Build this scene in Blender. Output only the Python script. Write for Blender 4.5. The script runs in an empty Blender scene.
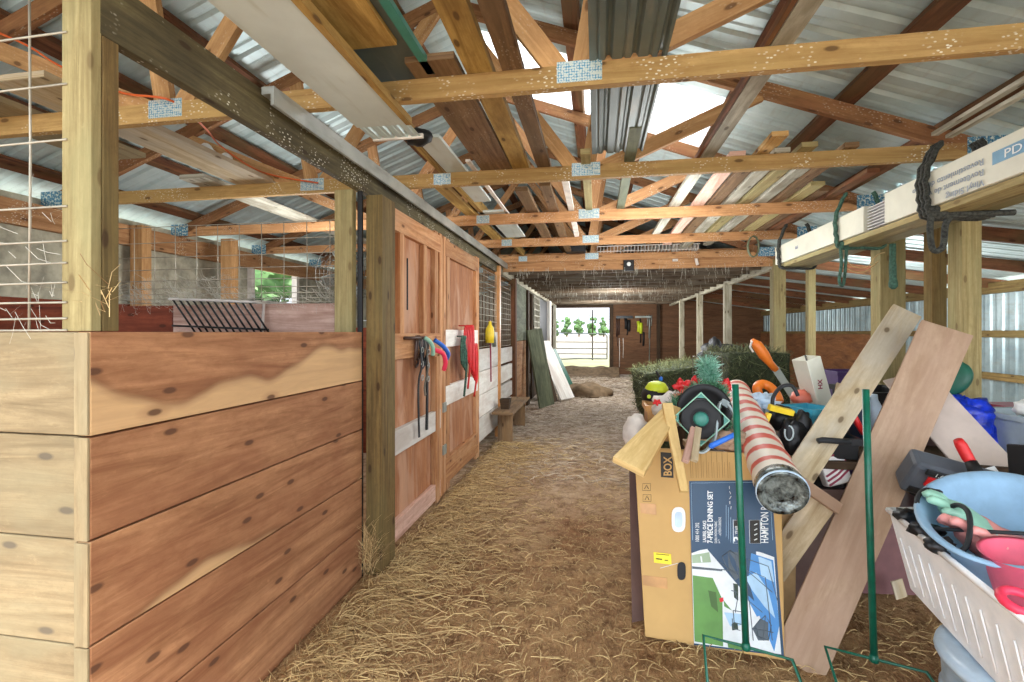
WORLD, SUN, EXPO = 1.0, 3.5, 1.45
import bpy, math, random
from mathutils import Vector, Matrix, noise
random.seed(7)
R = random.random
def U(a, b): return a + (b - a) * R()
PI = math.pi
COL = bpy.context.scene.collection
# ------------------------------------------------------------------ camera numbers
F = 490.0; TH = math.atan(85 / F); CS, SN = math.cos(TH), math.sin(TH); EYE = 1.4
def ray(u, v):
    a = (u - 512) / F
    return Vector((a * CS - SN, a * SN + CS, (332 - v) / F))
CAM = Vector((0, 0, EYE))
def W(u, v, t): return CAM + ray(u, v) * t
def WZ(u, v, z): d = ray(u, v); return CAM + d * ((z - EYE) / d.z)
def WX(u, v, x): d = ray(u, v); return CAM + d * (x / d.x)
def WY(u, v, y): d = ray(u, v); return CAM + d * (y / d.y)
V = Vector
# ------------------------------------------------------------------ mesh builder
class MB:
    def __init__(s): s.v = []; s.f = []; s.uv = []; s.t = []; s.m = []; s.mi = 0
    def face(s, pts, uv=None, tint=.5):
        b = len(s.v); s.v += [tuple(p) for p in pts]; n = len(pts)
        s.f.append(tuple(range(b, b + n)))
        s.uv.append(uv or [(0, 0), (1, 0), (1, 1), (0, 1)][:n] if n <= 4 else (uv or [(0, 0)] * n)); s.t.append(tint); s.m.append(s.mi)
        return s
    def hexa(s, c, tint=None, uo=None):   # c: 8 corners, c[0:4] end A, c[4:8] end B (long axis A->B)
        tint = R() if tint is None else tint
        o = U(0, 40) if uo is None else uo
        L = (V(c[4]) - V(c[0])).length
        w = (V(c[1]) - V(c[0])).length; h = (V(c[3]) - V(c[0])).length
        q = [(0, 1, 5, 4, w, 0), (1, 2, 6, 5, h, w), (2, 3, 7, 6, w, w + h), (3, 0, 4, 7, h, 2 * w + h)]
        for a, b, d, e, ww, off in q:
            s.face([c[a], c[b], c[d], c[e]], [(o, off), (o, off + ww), (o + L, off + ww), (o + L, off)], tint)
        s.face([c[3], c[2], c[1], c[0]], [(o, 0), (o + .02, 0), (o + .02, w), (o, w)], tint)
        s.face([c[4], c[5], c[6], c[7]], [(o, 0), (o + .02, 0), (o + .02, w), (o, w)], tint)
        return s
    def bx(s, x0, x1, y0, y1, z0, z1, ax=None, tint=None, uo=None):
        d = (x1 - x0, y1 - y0, z1 - z0)
        if ax is None: ax = d.index(max(d))
        if ax == 0: c = [(x0, y0, z0), (x0, y0, z1), (x0, y1, z1), (x0, y1, z0), (x1, y0, z0), (x1, y0, z1), (x1, y1, z1), (x1, y1, z0)]
        elif ax == 1: c = [(x0, y0, z0), (x1, y0, z0), (x1, y0, z1), (x0, y0, z1), (x0, y1, z0), (x1, y1, z0), (x1, y1, z1), (x0, y1, z1)]
        else: c = [(x0, y0, z0), (x0, y1, z0), (x1, y1, z0), (x1, y0, z0), (x0, y0, z1), (x0, y1, z1), (x1, y1, z1), (x1, y0, z1)]
        return s.hexa(c, tint, uo)
    def board(s, p0, p1, w, th, side=None, tint=None, w1=None):
        p0, p1 = V(p0), V(p1); d = (p1 - p0).normalized()
        side = V(side) if side is not None else V((0, 0, 1)).cross(d)
        side = (side - d * side.dot(d)).normalized(); n = d.cross(side)
        w1 = w if w1 is None else w1; c = []
        for p, ww in ((p0, w), (p1, w1)):
            for a, b in ((-1, -1), (1, -1), (1, 1), (-1, 1)): c.append(p + side * a * ww / 2 + n * b * th / 2)
        return s.hexa(c, tint)
    def tube(s, pts, r, n=8, tint=.5, closed=False, caps=True):
        pts = [V(p) for p in pts]; N = len(pts); rr = r if isinstance(r, (list, tuple)) else [r] * N
        rings = []; up = None
        for i, p in enumerate(pts):
            a = pts[(i - 1) % N] if (closed or i > 0) else p; b = pts[(i + 1) % N] if (closed or i < N - 1) else p
            d = (b - a).normalized() if (b - a).length > 1e-9 else V((0, 0, 1))
            if up is None: up = d.orthogonal().normalized()
            up = (up - d * up.dot(d)).normalized() if (up - d * up.dot(d)).length > 1e-6 else d.orthogonal().normalized()
            q = d.cross(up)
            rings.append([p + (up * math.cos(2 * PI * k / n) + q * math.sin(2 * PI * k / n)) * rr[i] for k in range(n)])
        L = 0
        for i in range(N if closed else N - 1):
            A, B = rings[i], rings[(i + 1) % N]; l2 = L + (pts[(i + 1) % N] - pts[i]).length
            for k in range(n):
                k2 = (k + 1) % n
                s.face([A[k], A[k2], B[k2], B[k]], [(L, k / n), (L, (k + 1) / n), (l2, (k + 1) / n), (l2, k / n)], tint)
            L = l2
        if caps and not closed:
            s.face(list(reversed(rings[0])), None, tint); s.face(rings[-1], None, tint)
        return s
    def lathe(s, prof, c, ax=(0, 0, 1), n=24, sx=1, sy=1, tint=.5, rot=0, cap=True):
        ax = V(ax).normalized(); e1 = ax.orthogonal().normalized()
        if abs(ax.z) > .99: e1 = V((1, 0, 0))
        e2 = ax.cross(e1); c = V(c)
        if rot: e1, e2 = e1 * math.cos(rot) + e2 * math.sin(rot), e2 * math.cos(rot) - e1 * math.sin(rot)
        rg = [[c + ax * z + (e1 * math.cos(2 * PI * k / n) * sx + e2 * math.sin(2 * PI * k / n) * sy) * r for k in range(n)] for r, z in prof]
        for i in range(len(prof) - 1):
            for k in range(n):
                k2 = (k + 1) % n
                s.face([rg[i][k], rg[i][k2], rg[i + 1][k2], rg[i + 1][k]], [(k / n, i), ((k + 1) / n, i), ((k + 1) / n, i + 1), (k / n, i + 1)], tint)
        for i, fl in ((0, True), (len(prof) - 1, False)):
            if cap and prof[i][0] > 1e-5: s.face(list(reversed(rg[i])) if fl else rg[i], None, tint)
        return s
    def blob(s, c, rx, ry, rz, nz=.15, fr=3, n=16, m=10, rot=None, tint=.5, seed=0, flat=None):
        c = V(c); g = []
        for i in range(m + 1):
            ph = PI * i / m; row = []
            for k in range(n):
                th = 2 * PI * k / n; d = V((math.sin(ph) * math.cos(th), math.sin(ph) * math.sin(th), math.cos(ph)))
                q = 1 + nz * noise.noise(d * fr + V((seed * 7.3, seed, -seed)))
                p = V((d.x * rx * q, d.y * ry * q, d.z * rz * q))
                if flat is not None and p.z < -rz * flat: p.z = -rz * flat
                if rot is not None: p = rot @ p
                row.append(c + p)
            g.append(row)
        for i in range(m):
            for k in range(n):
                k2 = (k + 1) % n; s.face([g[i][k], g[i + 1][k], g[i + 1][k2], g[i][k2]], [(k / n, i / m)] * 4, tint)
        return s
    def poly(s, pts, nrm, th, tint=None):      # extrude a planar outline along nrm by th
        pts = [V(p) for p in pts]; n = V(nrm).normalized() * th; tint = R() if tint is None else tint
        q = [p + n for p in pts]; o = pts[0]; e = (pts[1] - pts[0]).normalized(); g = V(nrm).normalized().cross(e); oo = U(0, 30)
        uv = [((p - o).dot(e) + oo, (p - o).dot(g)) for p in pts]
        s.face(q, uv, tint); s.face(list(reversed(pts)), list(reversed(uv)), tint)
        for i in range(len(pts)):
            j = (i + 1) % len(pts); s.face([pts[i], pts[j], q[j], q[i]], [(oo, 0), (oo + (pts[j] - pts[i]).length, 0), (oo + (pts[j] - pts[i]).length, th), (oo, th)], tint)
        return s
    def build(s, name, mats, parent=None, smooth=False, bevel=0, origin=None, fixn=True):
        me = bpy.data.meshes.new(name)
        if parent is None:
            if origin is None and s.v:
                xs = [p[0] for p in s.v]; ys = [p[1] for p in s.v]; zs = [p[2] for p in s.v]
                origin = ((min(xs) + max(xs)) / 2, (min(ys) + max(ys)) / 2, min(zs))
            o3 = V(origin or (0, 0, 0))
        else:
            p = parent; o3 = V((0, 0, 0))
            while p is not None: o3 += p.location; p = p.parent
        # weld by position so normals and bevels behave
        idx = {}; vs = []; fs = []
        for f in s.f:
            g = []
            for i in f:
                k = (round(s.v[i][0], 5), round(s.v[i][1], 5), round(s.v[i][2], 5))
                if k not in idx: idx[k] = len(vs); vs.append((k[0] - o3.x, k[1] - o3.y, k[2] - o3.z))
                g.append(idx[k])
            fs.append(g)
        ok = [i for i, g in enumerate(fs) if len(set(g)) > 2]
        faces = []; uvs = []; ts = []; ms = []
        for i in ok:
            g = fs[i]; gg = []; uu = []
            for a, b in zip(g, s.uv[i] if len(s.uv[i]) == len(g) else [(0, 0)] * len(g)):
                if a not in gg: gg.append(a); uu.append(b)
            faces.append(gg); uvs += uu; ts.append(s.t[i]); ms.append(s.m[i])
        me.from_pydata(vs, [], faces)
        ul = me.uv_layers.new(name='UVMap')
        if len(me.loops) == len(uvs): ul.data.foreach_set('uv', [c for p in uvs for c in p])
        at = me.attributes.new('tint', 'FLOAT', 'FACE')
        if len(ts) == len(me.polygons): at.data.foreach_set('value', ts)
        mats = mats if isinstance(mats, (list, tuple)) else [mats]
        for m in mats: me.materials.append(m)
        me.polygons.foreach_set('material_index', ms)
        if smooth: me.polygons.foreach_set('use_smooth', [True] * len(me.polygons))
        me.update()
        if fixn:
            import bmesh
            b = bmesh.new(); b.from_mesh(me); bmesh.ops.recalc_face_normals(b, faces=b.faces); b.to_mesh(me); b.free()
        ob = bpy.data.objects.new(name, me); COL.objects.link(ob)
        if parent is None: ob.location = o3
        else: ob.parent = parent
        if bevel:
            m = ob.modifiers.new('bevel', 'BEVEL'); m.width = bevel; m.segments = 2; m.limit_method = 'ANGLE'; m.angle_limit = .7
        return ob
def tag(o, label=None, cat=None, group=None, kind=None):
    if label: o['label'] = label
    if cat: o['category'] = cat
    if group: o['group'] = group
    if kind: o['kind'] = kind
    return o
def thing(name, label, cat, loc, group=None):
    o = bpy.data.objects.new(name, None); COL.objects.link(o); o.location = loc; o.empty_display_size = .1
    return tag(o, label, cat, group)
def struct(o): o['kind'] = 'structure'; return o
CH = {}
def kids(o): return [c for c in bpy.data.objects if c.parent == o]
def copy_tree(o, parent=None):
    c = o.copy(); COL.objects.link(c)
    if parent is not None: c.parent = parent
    for k in kids(o): copy_tree(k, c)
    return c
def spline(pts, n=6):
    pts = [V(p) for p in pts]; out = []
    for i in range(len(pts) - 1):
        p0 = pts[max(i - 1, 0)]; p1 = pts[i]; p2 = pts[i + 1]; p3 = pts[min(i + 2, len(pts) - 1)]
        for k in range(n):
            t = k / n; out.append(.5 * ((2 * p1) + (p2 - p0) * t + (2 * p0 - 5 * p1 + 4 * p2 - p3) * t * t + (3 * p1 - p0 - 3 * p2 + p3) * t ** 3))
    out.append(pts[-1]); return out
def text(name, s, size, O, ex, ey, mat, parent, align='LEFT', sx=1, off=.0015, bold=0):
    cu = bpy.data.curves.new(name, 'FONT'); cu.body = s; cu.size = size; cu.align_x = align; cu.offset = bold; cu.extrude = 0.0004; cu.resolution_u = 3
    to = bpy.data.objects.new('tmp', cu); COL.objects.link(to)
    bpy.context.view_layer.update()
    me = bpy.data.meshes.new_from_object(to.evaluated_get(bpy.context.evaluated_depsgraph_get()))
    bpy.data.objects.remove(to); bpy.data.curves.remove(cu)
    ex, ey = V(ex).normalized(), V(ey).normalized(); n = ex.cross(ey)
    p = parent; o3 = V((0, 0, 0))
    while p is not None: o3 += p.location; p = p.parent
    for v in me.vertices: v.co = V(O) + ex * v.co.x * sx + ey * v.co.y + n * (v.co.z + off) - o3
    me.materials.clear(); me.materials.append(mat)
    ob = bpy.data.objects.new(name, me); COL.objects.link(ob); ob.parent = parent
    return ob
# ------------------------------------------------------------------ materials
def lin(c): return c / 12.92 if c <= .04045 else ((c + .055) / 1.055) ** 2.4
def S(r, g, b): return (lin(r / 255), lin(g / 255), lin(b / 255), 1)
MATS = {}
class NT:
    def __init__(s, name):
        s.m = bpy.data.materials.new(name); s.m.use_nodes = True; s.t = s.m.node_tree; s.t.nodes.clear()
        s.out = s.n('ShaderNodeOutputMaterial'); s.b = s.n('ShaderNodeBsdfPrincipled'); s.l(s.b.outputs[0], s.out.inputs[0]); MATS[name] = s.m
    def n(s, k, **kw):
        x = s.t.nodes.new(k)
        for a, b in kw.items(): setattr(x, a, b)
        return x
    def l(s, a, b): s.t.links.new(a, b)
    def uv(s, sc, loc=(0, 0, 0)):
        c = s.n('ShaderNodeTexCoord'); m = s.n('ShaderNodeMapping'); m.inputs['Scale'].default_value = sc; m.inputs['Location'].default_value = loc
        s.l(c.outputs['UV'], m.inputs[0]); return m.outputs[0]
    def obj(s, sc=(1, 1, 1)):
        c = s.n('ShaderNodeNewGeometry'); m = s.n('ShaderNodeMapping'); m.inputs['Scale'].default_value = sc
        s.l(c.outputs['Position'], m.inputs[0]); return m.outputs[0]
    def noise(s, vec, scale, det=4, rough=.6, dist=0):
        x = s.n('ShaderNodeTexNoise'); x.inputs['Scale'].default_value = scale; x.inputs['Detail'].default_value = det
        x.inputs['Roughness'].default_value = rough; x.inputs['Distortion'].default_value = dist; s.l(vec, x.inputs['Vector']); return x.outputs[0]
    def voro(s, vec, scale, rnd=1):
        x = s.n('ShaderNodeTexVoronoi', voronoi_dimensions='2D'); x.inputs['Scale'].default_value = scale; x.inputs['Randomness'].default_value = rnd; s.l(vec, x.inputs['Vector']); return x
    def mr(s, v, a, b, c=0, d=1):
        x = s.n('ShaderNodeMapRange'); s.l(v, x.inputs[0])
        for i, q in enumerate((a, b, c, d)): x.inputs[i + 1].default_value = q
        return x.outputs[0]
    def mix(s, f, a, b, mode='MIX'):
        x = s.n('ShaderNodeMix', data_type='RGBA', blend_type=mode)
        for sk, q in ((0, f), (6, a), (7, b)):
            if isinstance(q, (int, float)): x.inputs[sk].default_value = q
            elif isinstance(q, tuple): x.inputs[sk].default_value = q
            else: s.l(q, x.inputs[sk])
        return x.outputs[2]
    def math(s, op, a, b=0):
        x = s.n('ShaderNodeMath', operation=op)
        for i, q in enumerate((a, b)):
            if isinstance(q, (int, float)): x.inputs[i].default_value = q
            else: s.l(q, x.inputs[i])
        return x.outputs[0]
    def bump(s, h, st=.3, d=.01):
        x = s.n('ShaderNodeBump'); x.inputs['Strength'].default_value = st; x.inputs['Distance'].default_value = d
        s.l(h, x.inputs['Height']); s.l(x.outputs[0], s.b.inputs['Normal'])
    def fin(s, col=None, rough=.7, metal=0, **kw):
        if col is not None:
            if isinstance(col, tuple): s.b.inputs['Base Color'].default_value = col
            else: s.l(col, s.b.inputs['Base Color'])
        s.b.inputs['Roughness'].default_value = rough; s.b.inputs['Metallic'].default_value = metal
        for k, v in kw.items(): s.b.inputs[k.replace('_', ' ')].default_value = v
        return s.m
def tint_node(s, col, lo=.78, hi=1.16):
    a = s.n('ShaderNodeAttribute'); a.attribute_name = 'tint'
    v = s.mr(a.outputs['Fac'], 0, 1, lo, hi); h = s.n('ShaderNodeHueSaturation'); s.l(v, h.inputs['Value']); s.l(col, h.inputs['Color'])
    return h.outputs[0], a.outputs['Fac']
def wood(name, light, dark, blotch=None, amt=.5, grain=26, specks=0, knot=S(60, 38, 25), rough=.78, knots=True, lo=.78, hi=1.16, band=None):
    s = NT(name)
    g = s.noise(s.uv((1.3, grain, 1)), 1.0, 6, .65, 1.2)
    g2 = s.noise(s.uv((3, grain * 4, 1)), 1.0, 3, .6); g3 = s.noise(s.uv((14, 30, 1)), 1.0, 5, .75)
    c = s.mix(s.mr(g, .32, .68), dark, light)
    c = s.mix(s.math('MULTIPLY', s.mr(g2, .5, .75), .35), c, dark)
    c = s.mix(s.math('MULTIPLY', s.mr(g3, .48, .7), .5), c, dark); c = s.mix(s.math('MULTIPLY', s.mr(g3, .42, .25), .35), c, tuple(min(1, x * 1.35) for x in light[:3]) + (1,))
    if blotch is not None:
        b = s.noise(s.uv((1.6, 5, 1)), 1.0, 4, .55, .6)
        c = s.mix(s.math('MULTIPLY', s.mr(b, .45, .62), amt), c, blotch)
    if band is not None:      # pale sapwood along one edge of each plank, with a wavy border
        sp = s.n('ShaderNodeSeparateXYZ'); s.l(s.uv((1, 1, 1)), sp.inputs[0])
        wv = s.noise(s.uv((.9, 0, 1)), 1.0, 3, .45)
        at = s.n('ShaderNodeAttribute'); at.attribute_name = 'tint'
        lim = s.math('ADD', s.math('MULTIPLY', wv, .75), s.math('MULTIPLY', at.outputs['Fac'], .22))
        lim = s.math('SUBTRACT', lim, .39)
        k = s.mr(s.math('SUBTRACT', lim, sp.outputs[1]), -.008, .012)
        gg = s.mix(s.mr(g, .3, .7), tuple(x * .8 for x in band[:3]) + (1,), band)
        c = s.mix(s.math('MULTIPLY', k, .85), c, gg)
        edge = s.math('MULTIPLY', s.mr(s.math('ABSOLUTE', s.math('SUBTRACT', lim, sp.outputs[1])), .03, 0), .45)
        c = s.mix(edge, c, tuple(x * .6 for x in dark[:3]) + (1,))
    if knots:
        kv = s.voro(s.uv((2.4, 6.0, 1)), 1.0)
        ring = s.mr(kv.outputs['Distance'], .075, .045); c = s.mix(s.math('MULTIPLY', ring, .85), c, knot)
        halo = s.mr(kv.outputs['Distance'], .17, .08); c = s.mix(s.math('MULTIPLY', halo, .3), c, dark)
    c, tf = tint_node(s, c, lo, hi)
    if specks:
        sv = s.voro(s.uv((34, 60, 1)), 1.0); gate = s.mr(s.noise(s.uv((5, 5, 1)), 1.0, 3), .5, .6)
        c = s.mix(s.math('MULTIPLY', s.math('MULTIPLY', s.mr(sv.outputs['Distance'], .22, .12), gate), specks), c, S(225, 220, 200))
    s.bump(g, .35, .004)
    return s.fin(c, rough, 0, Specular_IOR_Level=.25)
def plain(name, col, rough=.6, metal=0, var=.12, sc=8, bump=0, tint=False, **kw):
    s = NT(name); n = s.noise(s.obj(), sc, 4, .6)
    d = tuple(x * (1 - var * 2) for x in col[:3]) + (1,); e = tuple(min(1, x * (1 + var)) for x in col[:3]) + (1,)
    c = s.mix(s.mr(n, .35, .65), d, e)
    if tint: c, _ = tint_node(s, c, .7, 1.3)
    if bump: s.bump(n, bump, .01)
    return s.fin(c, rough, metal, **kw)
# ------------------------------------------------------------------ the materials of the place
M = {}
M['aisle_plank'] = wood('aisle_plank', S(190, 140, 100), S(134, 90, 60), blotch=S(130, 80, 54), amt=.45, grain=16, band=S(216, 178, 130), knot=S(52, 34, 30), lo=.95, hi=1.05)
M['pale_plank'] = wood('pale_plank', S(170, 150, 114), S(126, 108, 80), blotch=S(150, 140, 110), amt=.5, grain=16, knot=S(90, 85, 78))
M['door_wood'] = wood('door_wood', S(204, 152, 104), S(150, 98, 62), blotch=S(214, 178, 140), amt=.4, grain=20)
M['door_ply'] = wood('door_ply', S(194, 136, 94), S(150, 98, 66), blotch=S(214, 176, 148), amt=.5, grain=9, knots=False)
M['treated'] = wood('treated', S(178, 162, 114), S(130, 114, 74), blotch=S(146, 142, 100), amt=.5, grain=34, knot=S(110, 90, 60))
M['treated_dark'] = wood('treated_dark', S(150, 124, 76), S(92, 72, 42), blotch=S(120, 110, 70), amt=.4, grain=34)
M['beam_dark'] = wood('beam_dark', S(132, 120, 84), S(82, 72, 48), blotch=S(60, 54, 40), amt=.6, grain=30, specks=.9)
M['truss_yellow'] = wood('truss_yellow', S(206, 170, 110), S(154, 116, 68), blotch=S(180, 150, 92), amt=.5, grain=22, specks=.95)
M['truss_orange'] = wood('truss_orange', S(206, 160, 112), S(152, 106, 68), blotch=S(190, 138, 94), amt=.4, grain=22, specks=.6)
M['rafter'] = wood('rafter', S(160, 118, 78), S(104, 70, 44), blotch=S(140, 90, 60), amt=.5, grain=20, specks=.3)
M['purlin'] = wood('purlin', S(140, 92, 62), S(84, 50, 32), blotch=S(96, 82, 54), amt=.6, grain=18)
M['web'] = wood('web', S(206, 164, 112), S(160, 116, 72), grain=20, specks=.2)
M['stored_dark'] = wood('stored_dark', S(142, 112, 80), S(90, 66, 46), blotch=S(110, 90, 60), amt=.5, grain=22, specks=.15)
M['stored_yellow'] = wood('stored_yellow', S(196, 162, 92), S(130, 98, 48), blotch=S(120, 92, 50), amt=.6, grain=16)
M['weathered'] = wood('weathered', S(206, 202, 186), S(150, 148, 132), blotch=S(110, 100, 80), amt=.6, grain=20)
M['painted_white'] = wood('painted_white', S(240, 238, 232), S(212, 208, 200), blotch=S(178, 156, 140), amt=.4, grain=10, knots=False)
M['white_beam'] = wood('white_beam', S(226, 222, 200), S(170, 160, 132), blotch=S(130, 118, 96), amt=.5, grain=20)
M['far_ply'] = wood('far_ply', S(132, 96, 68), S(92, 62, 42), blotch=S(112, 84, 62), amt=.5, grain=10, knots=False)
M['osb'] = wood('osb', S(158, 108, 70), S(100, 64, 42), blotch=S(140, 90, 50), amt=.6, grain=7, knots=False)
M['loft'] = wood('loft', S(122, 104, 84), S(70, 56, 44), blotch=S(140, 134, 118), amt=.4, grain=18)
M['plank_pale'] = wood('plank_pale', S(216, 200, 168), S(170, 148, 112), blotch=S(190, 184, 170), amt=.6, grain=18)
M['plank_tan'] = wood('plank_tan', S(206, 178, 150), S(168, 136, 108), blotch=S(188, 156, 134), amt=.5, grain=12, knots=False)
M['firewood'] = wood('firewood', S(236, 208, 148), S(196, 160, 96), blotch=S(170, 130, 74), amt=.3, grain=12)
M['pink_wood'] = wood('pink_wood', S(224, 190, 172), S(170, 130, 112), grain=18, knots=False)
M['bench'] = wood('bench', S(150, 124, 96), S(104, 82, 60), blotch=S(190, 150, 100), amt=.4, grain=18)
M['purlin_red'] = wood('purlin_red', S(140, 70, 46), S(92, 44, 30), grain=14)
M['dark_wood'] = wood('dark_wood', S(92, 72, 52), S(54, 42, 32), grain=18)
M['green_board'] = wood('green_board', S(128, 134, 106), S(84, 90, 70), blotch=S(60, 64, 52), amt=.5, grain=10, knots=False)
def metal_sheet(name, c1, c2, rough=.42, metal=.55, stain=S(150, 140, 120)):
    s = NT(name); n = s.noise(s.obj((1.2, 1.2, 1.2)), 2.2, 5, .6); n2 = s.noise(s.obj((4, .6, 4)), 6, 3, .5)
    c = s.mix(s.mr(n, .3, .7), c2, c1); c = s.mix(s.math('MULTIPLY', s.mr(n2, .55, .75), .4), c, stain)
    s.bump(n2, .1, .005); return s.fin(c, rough, metal)
M['roof'] = metal_sheet('roof', S(208, 224, 224), S(176, 196, 196), .5, .3, S(170, 172, 164))
M['wall_metal'] = metal_sheet('wall_metal', S(176, 192, 194), S(128, 146, 150), .38, .5)
M['slate_metal'] = metal_sheet('slate_metal', S(104, 114, 108), S(80, 90, 86), .5, .3)
M['grey_metal'] = metal_sheet('grey_metal', S(170, 176, 170), S(130, 138, 130), .45, .5)
M['pale_sheet'] = metal_sheet('pale_sheet', S(206, 214, 208), S(184, 192, 186), .5, .1, S(160, 160, 140))
M['track'] = metal_sheet('track', S(196, 200, 194), S(150, 154, 148), .4, .5, S(80, 74, 60))
def skylight():
    s = NT('skylight'); t = s.n('ShaderNodeBsdfTranslucent'); d = s.n('ShaderNodeBsdfDiffuse'); mx = s.n('ShaderNodeMixShader')
    n = s.noise(s.obj((1, 14, 1)), 4, 3, .6); n2 = s.noise(s.obj(), 8, 3); c = s.mix(s.math('MULTIPLY', s.mr(n, .55, .7), s.mr(n2, .45, .6)), S(252, 252, 252), S(150, 150, 140))
    s.l(c, t.inputs[0]); s.l(c, d.inputs[0]); mx.inputs[0].default_value = .8
    s.l(d.outputs[0], mx.inputs[1]); s.l(t.outputs[0], mx.inputs[2]); s.l(mx.outputs[0], s.out.inputs[0]); s.t.nodes.remove(s.b); return s.m
M['skylight'] = skylight()
def plate_mat(name, a, b):
    s = NT(name); c = s.n('ShaderNodeTexCoord'); m = s.n('ShaderNodeMapping'); s.l(c.outputs['UV'], m.inputs[0])
    v = s.voro(m.outputs[0], 95, .25); k = s.mr(v.outputs['Distance'], .35, .45); n = s.noise(m.outputs[0], 60, 2)
    col = s.mix(k, a, b); col = s.mix(s.mr(n, .5, .6), col, S(214, 222, 214)); return s.fin(col, .35, .4)
M['gang_plate'] = plate_mat('gang_plate', S(214, 224, 220), S(96, 160, 190))
M['blue_plate'] = plate_mat('blue_plate', S(96, 150, 180), S(40, 104, 144))
def floor_mat():
    s = NT('barn_floor'); P = s.obj()
    n1 = s.noise(P, 1.6, 6, .62, .3); n2 = s.noise(P, 9, 6, .7); n3 = s.noise(s.obj((30, 12, 20)), 1.5, 4, .7, 1.5)
    c = s.mix(s.mr(n1, .35, .65), S(156, 114, 78), S(196, 158, 112)); c = s.mix(s.mr(n2, .45, .7), c, S(104, 70, 44))
    c = s.mix(s.math('MULTIPLY', s.mr(n3, .5, .66), .75), c, S(206, 172, 122))
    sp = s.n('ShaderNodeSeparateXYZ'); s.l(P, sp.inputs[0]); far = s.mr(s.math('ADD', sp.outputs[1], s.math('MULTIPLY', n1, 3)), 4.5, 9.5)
    daylit = s.mix(s.mr(n2, .4, .62), S(226, 216, 204), S(160, 142, 124)); daylit = s.mix(s.math('MULTIPLY', s.mr(n3, .5, .62), .5), daylit, S(120, 100, 80))
    c = s.mix(s.math('MULTIPLY', far, .85), c, daylit); s.bump(s.math('ADD', n2, n3), .9, .03); return s.fin(c, .92, 0, Specular_IOR_Level=.2)  # far floor greyed and paled: daylight from the doorway painted into the colour
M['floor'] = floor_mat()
def field_mat():
    s = NT('field'); P = s.obj(); n = s.noise(P, .35, 6, .7); sp = s.n('ShaderNodeSeparateXYZ'); s.l(P, sp.inputs[0])
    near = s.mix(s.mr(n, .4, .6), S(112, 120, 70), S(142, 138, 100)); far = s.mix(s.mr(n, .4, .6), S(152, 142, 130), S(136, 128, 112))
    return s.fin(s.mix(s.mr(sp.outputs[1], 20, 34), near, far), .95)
M['field'] = field_mat()
M['gravel'] = plain('gravel', S(206, 200, 190), .95, var=.15, sc=6)
def leaf_mat(name, a, b):
    s = NT(name); n = s.noise(s.obj(), 1.5, 3); c = s.mix(s.mr(n, .35, .65), a, b); c, _ = tint_node(s, c, .7, 1.3); return s.fin(c, .6)
M['leaf'] = leaf_mat('leaf', S(48, 78, 36), S(84, 118, 62)); M['bark'] = plain('bark', S(100, 84, 66), .9)
def straw_mat(name, a, b, rough=.7):
    s = NT(name); at = s.n('ShaderNodeAttribute'); at.attribute_name = 'tint'; return s.fin(s.mix(at.outputs['Fac'], a, b), rough)
M['straw'] = straw_mat('straw', S(126, 92, 56), S(226, 196, 138)); M['straw_far_daylit'] = straw_mat('straw_far_daylit', S(130, 106, 82), S(216, 200, 176))  # far straw is a paler copy with the doorway's daylight painted in
M['hay'] = straw_mat('hay', S(46, 54, 30), S(118, 122, 78)); M['hay_base'] = plain('hay_base', S(52, 60, 34), .95, var=.3, sc=40, bump=.8)
M['wire'] = plain('wire', S(176, 168, 150), .5, .4); M['wire_dark'] = plain('wire_dark', S(110, 104, 92), .6, .3)
M['black'] = plain('black', S(14, 14, 16), .6); M['rubber'] = plain('rubber', S(30, 33, 36), .65); M['black_metal'] = plain('black_metal', S(42, 44, 44), .4, .5)
M['rope_black'] = plain('rope_black', S(62, 64, 58), .9, var=.4, sc=80); M['rope_green'] = plain('rope_green', S(62, 98, 82), .85, var=.3, sc=60)
M['green_paint'] = plain('green_paint', S(14, 96, 74), .35, var=.1, sc=30); M['card'] = plain('card', S(198, 160, 100), .8, var=.05, sc=3)
M['card_side'] = plain('card_side', S(176, 144, 100), .85); M['tape'] = plain('tape', S(196, 146, 88), .35)
M['navy'] = plain('navy', S(28, 66, 96), .4, var=.05); M['white_ink'] = plain('white_ink', S(236, 240, 238), .5, var=.02)
M['black_ink'] = plain('black_ink', S(40, 36, 28), .6); M['brown_ink'] = plain('brown_ink', S(150, 114, 62), .7)
for k, c in dict(photo_white=(226, 232, 232), photo_green=(96, 146, 70), photo_dark=(38, 60, 44), photo_blue=(72, 142, 206), photo_sky=(170, 206, 232), photo_grey=(80, 92, 100), photo_sage=(158, 180, 148), yellow_label=(246, 222, 40), white_plastic=(232, 232, 226),
                 blue_plastic=(150, 186, 214), bin_white=(250, 253, 255), glove_pink=(226, 150, 142), pink_plastic=(232, 96, 122), hot_pink=(240, 60, 90), red_plastic=(214, 36, 38), rope_red=(206, 30, 34), blue_cloth=(40, 110, 210), teal=(70, 170, 196),
                 teal_dark=(60, 130, 116), orange=(238, 128, 40), yellow=(232, 200, 44), lime=(206, 222, 50), purple=(70, 40, 100), navy_bin=(52, 62, 84), tote_grey=(176, 190, 192), mauve=(130, 92, 92), grey_tool=(86, 92, 100), case_brown=(110, 88, 82),
                 jersey=(232, 228, 224), maroon=(150, 40, 70), green_bin=(40, 104, 84), blue_print=(110, 160, 190), ink_blue=(60, 80, 150), carton_text=(150, 160, 170), orange_cord=(226, 104, 48), leather=(70, 46, 36), tan_wood=(200, 140, 80), salmon=(226, 120, 96), mint=(150, 200, 176), copper=(190, 130, 90)).items():
    M[k] = plain(k, S(*c), .45, var=.06, sc=12)
M['carton'] = plain('carton', S(222, 222, 204), .6, var=.06, sc=3); M['vinyl'] = plain('vinyl', S(224, 224, 224), .35, var=.05)
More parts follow.
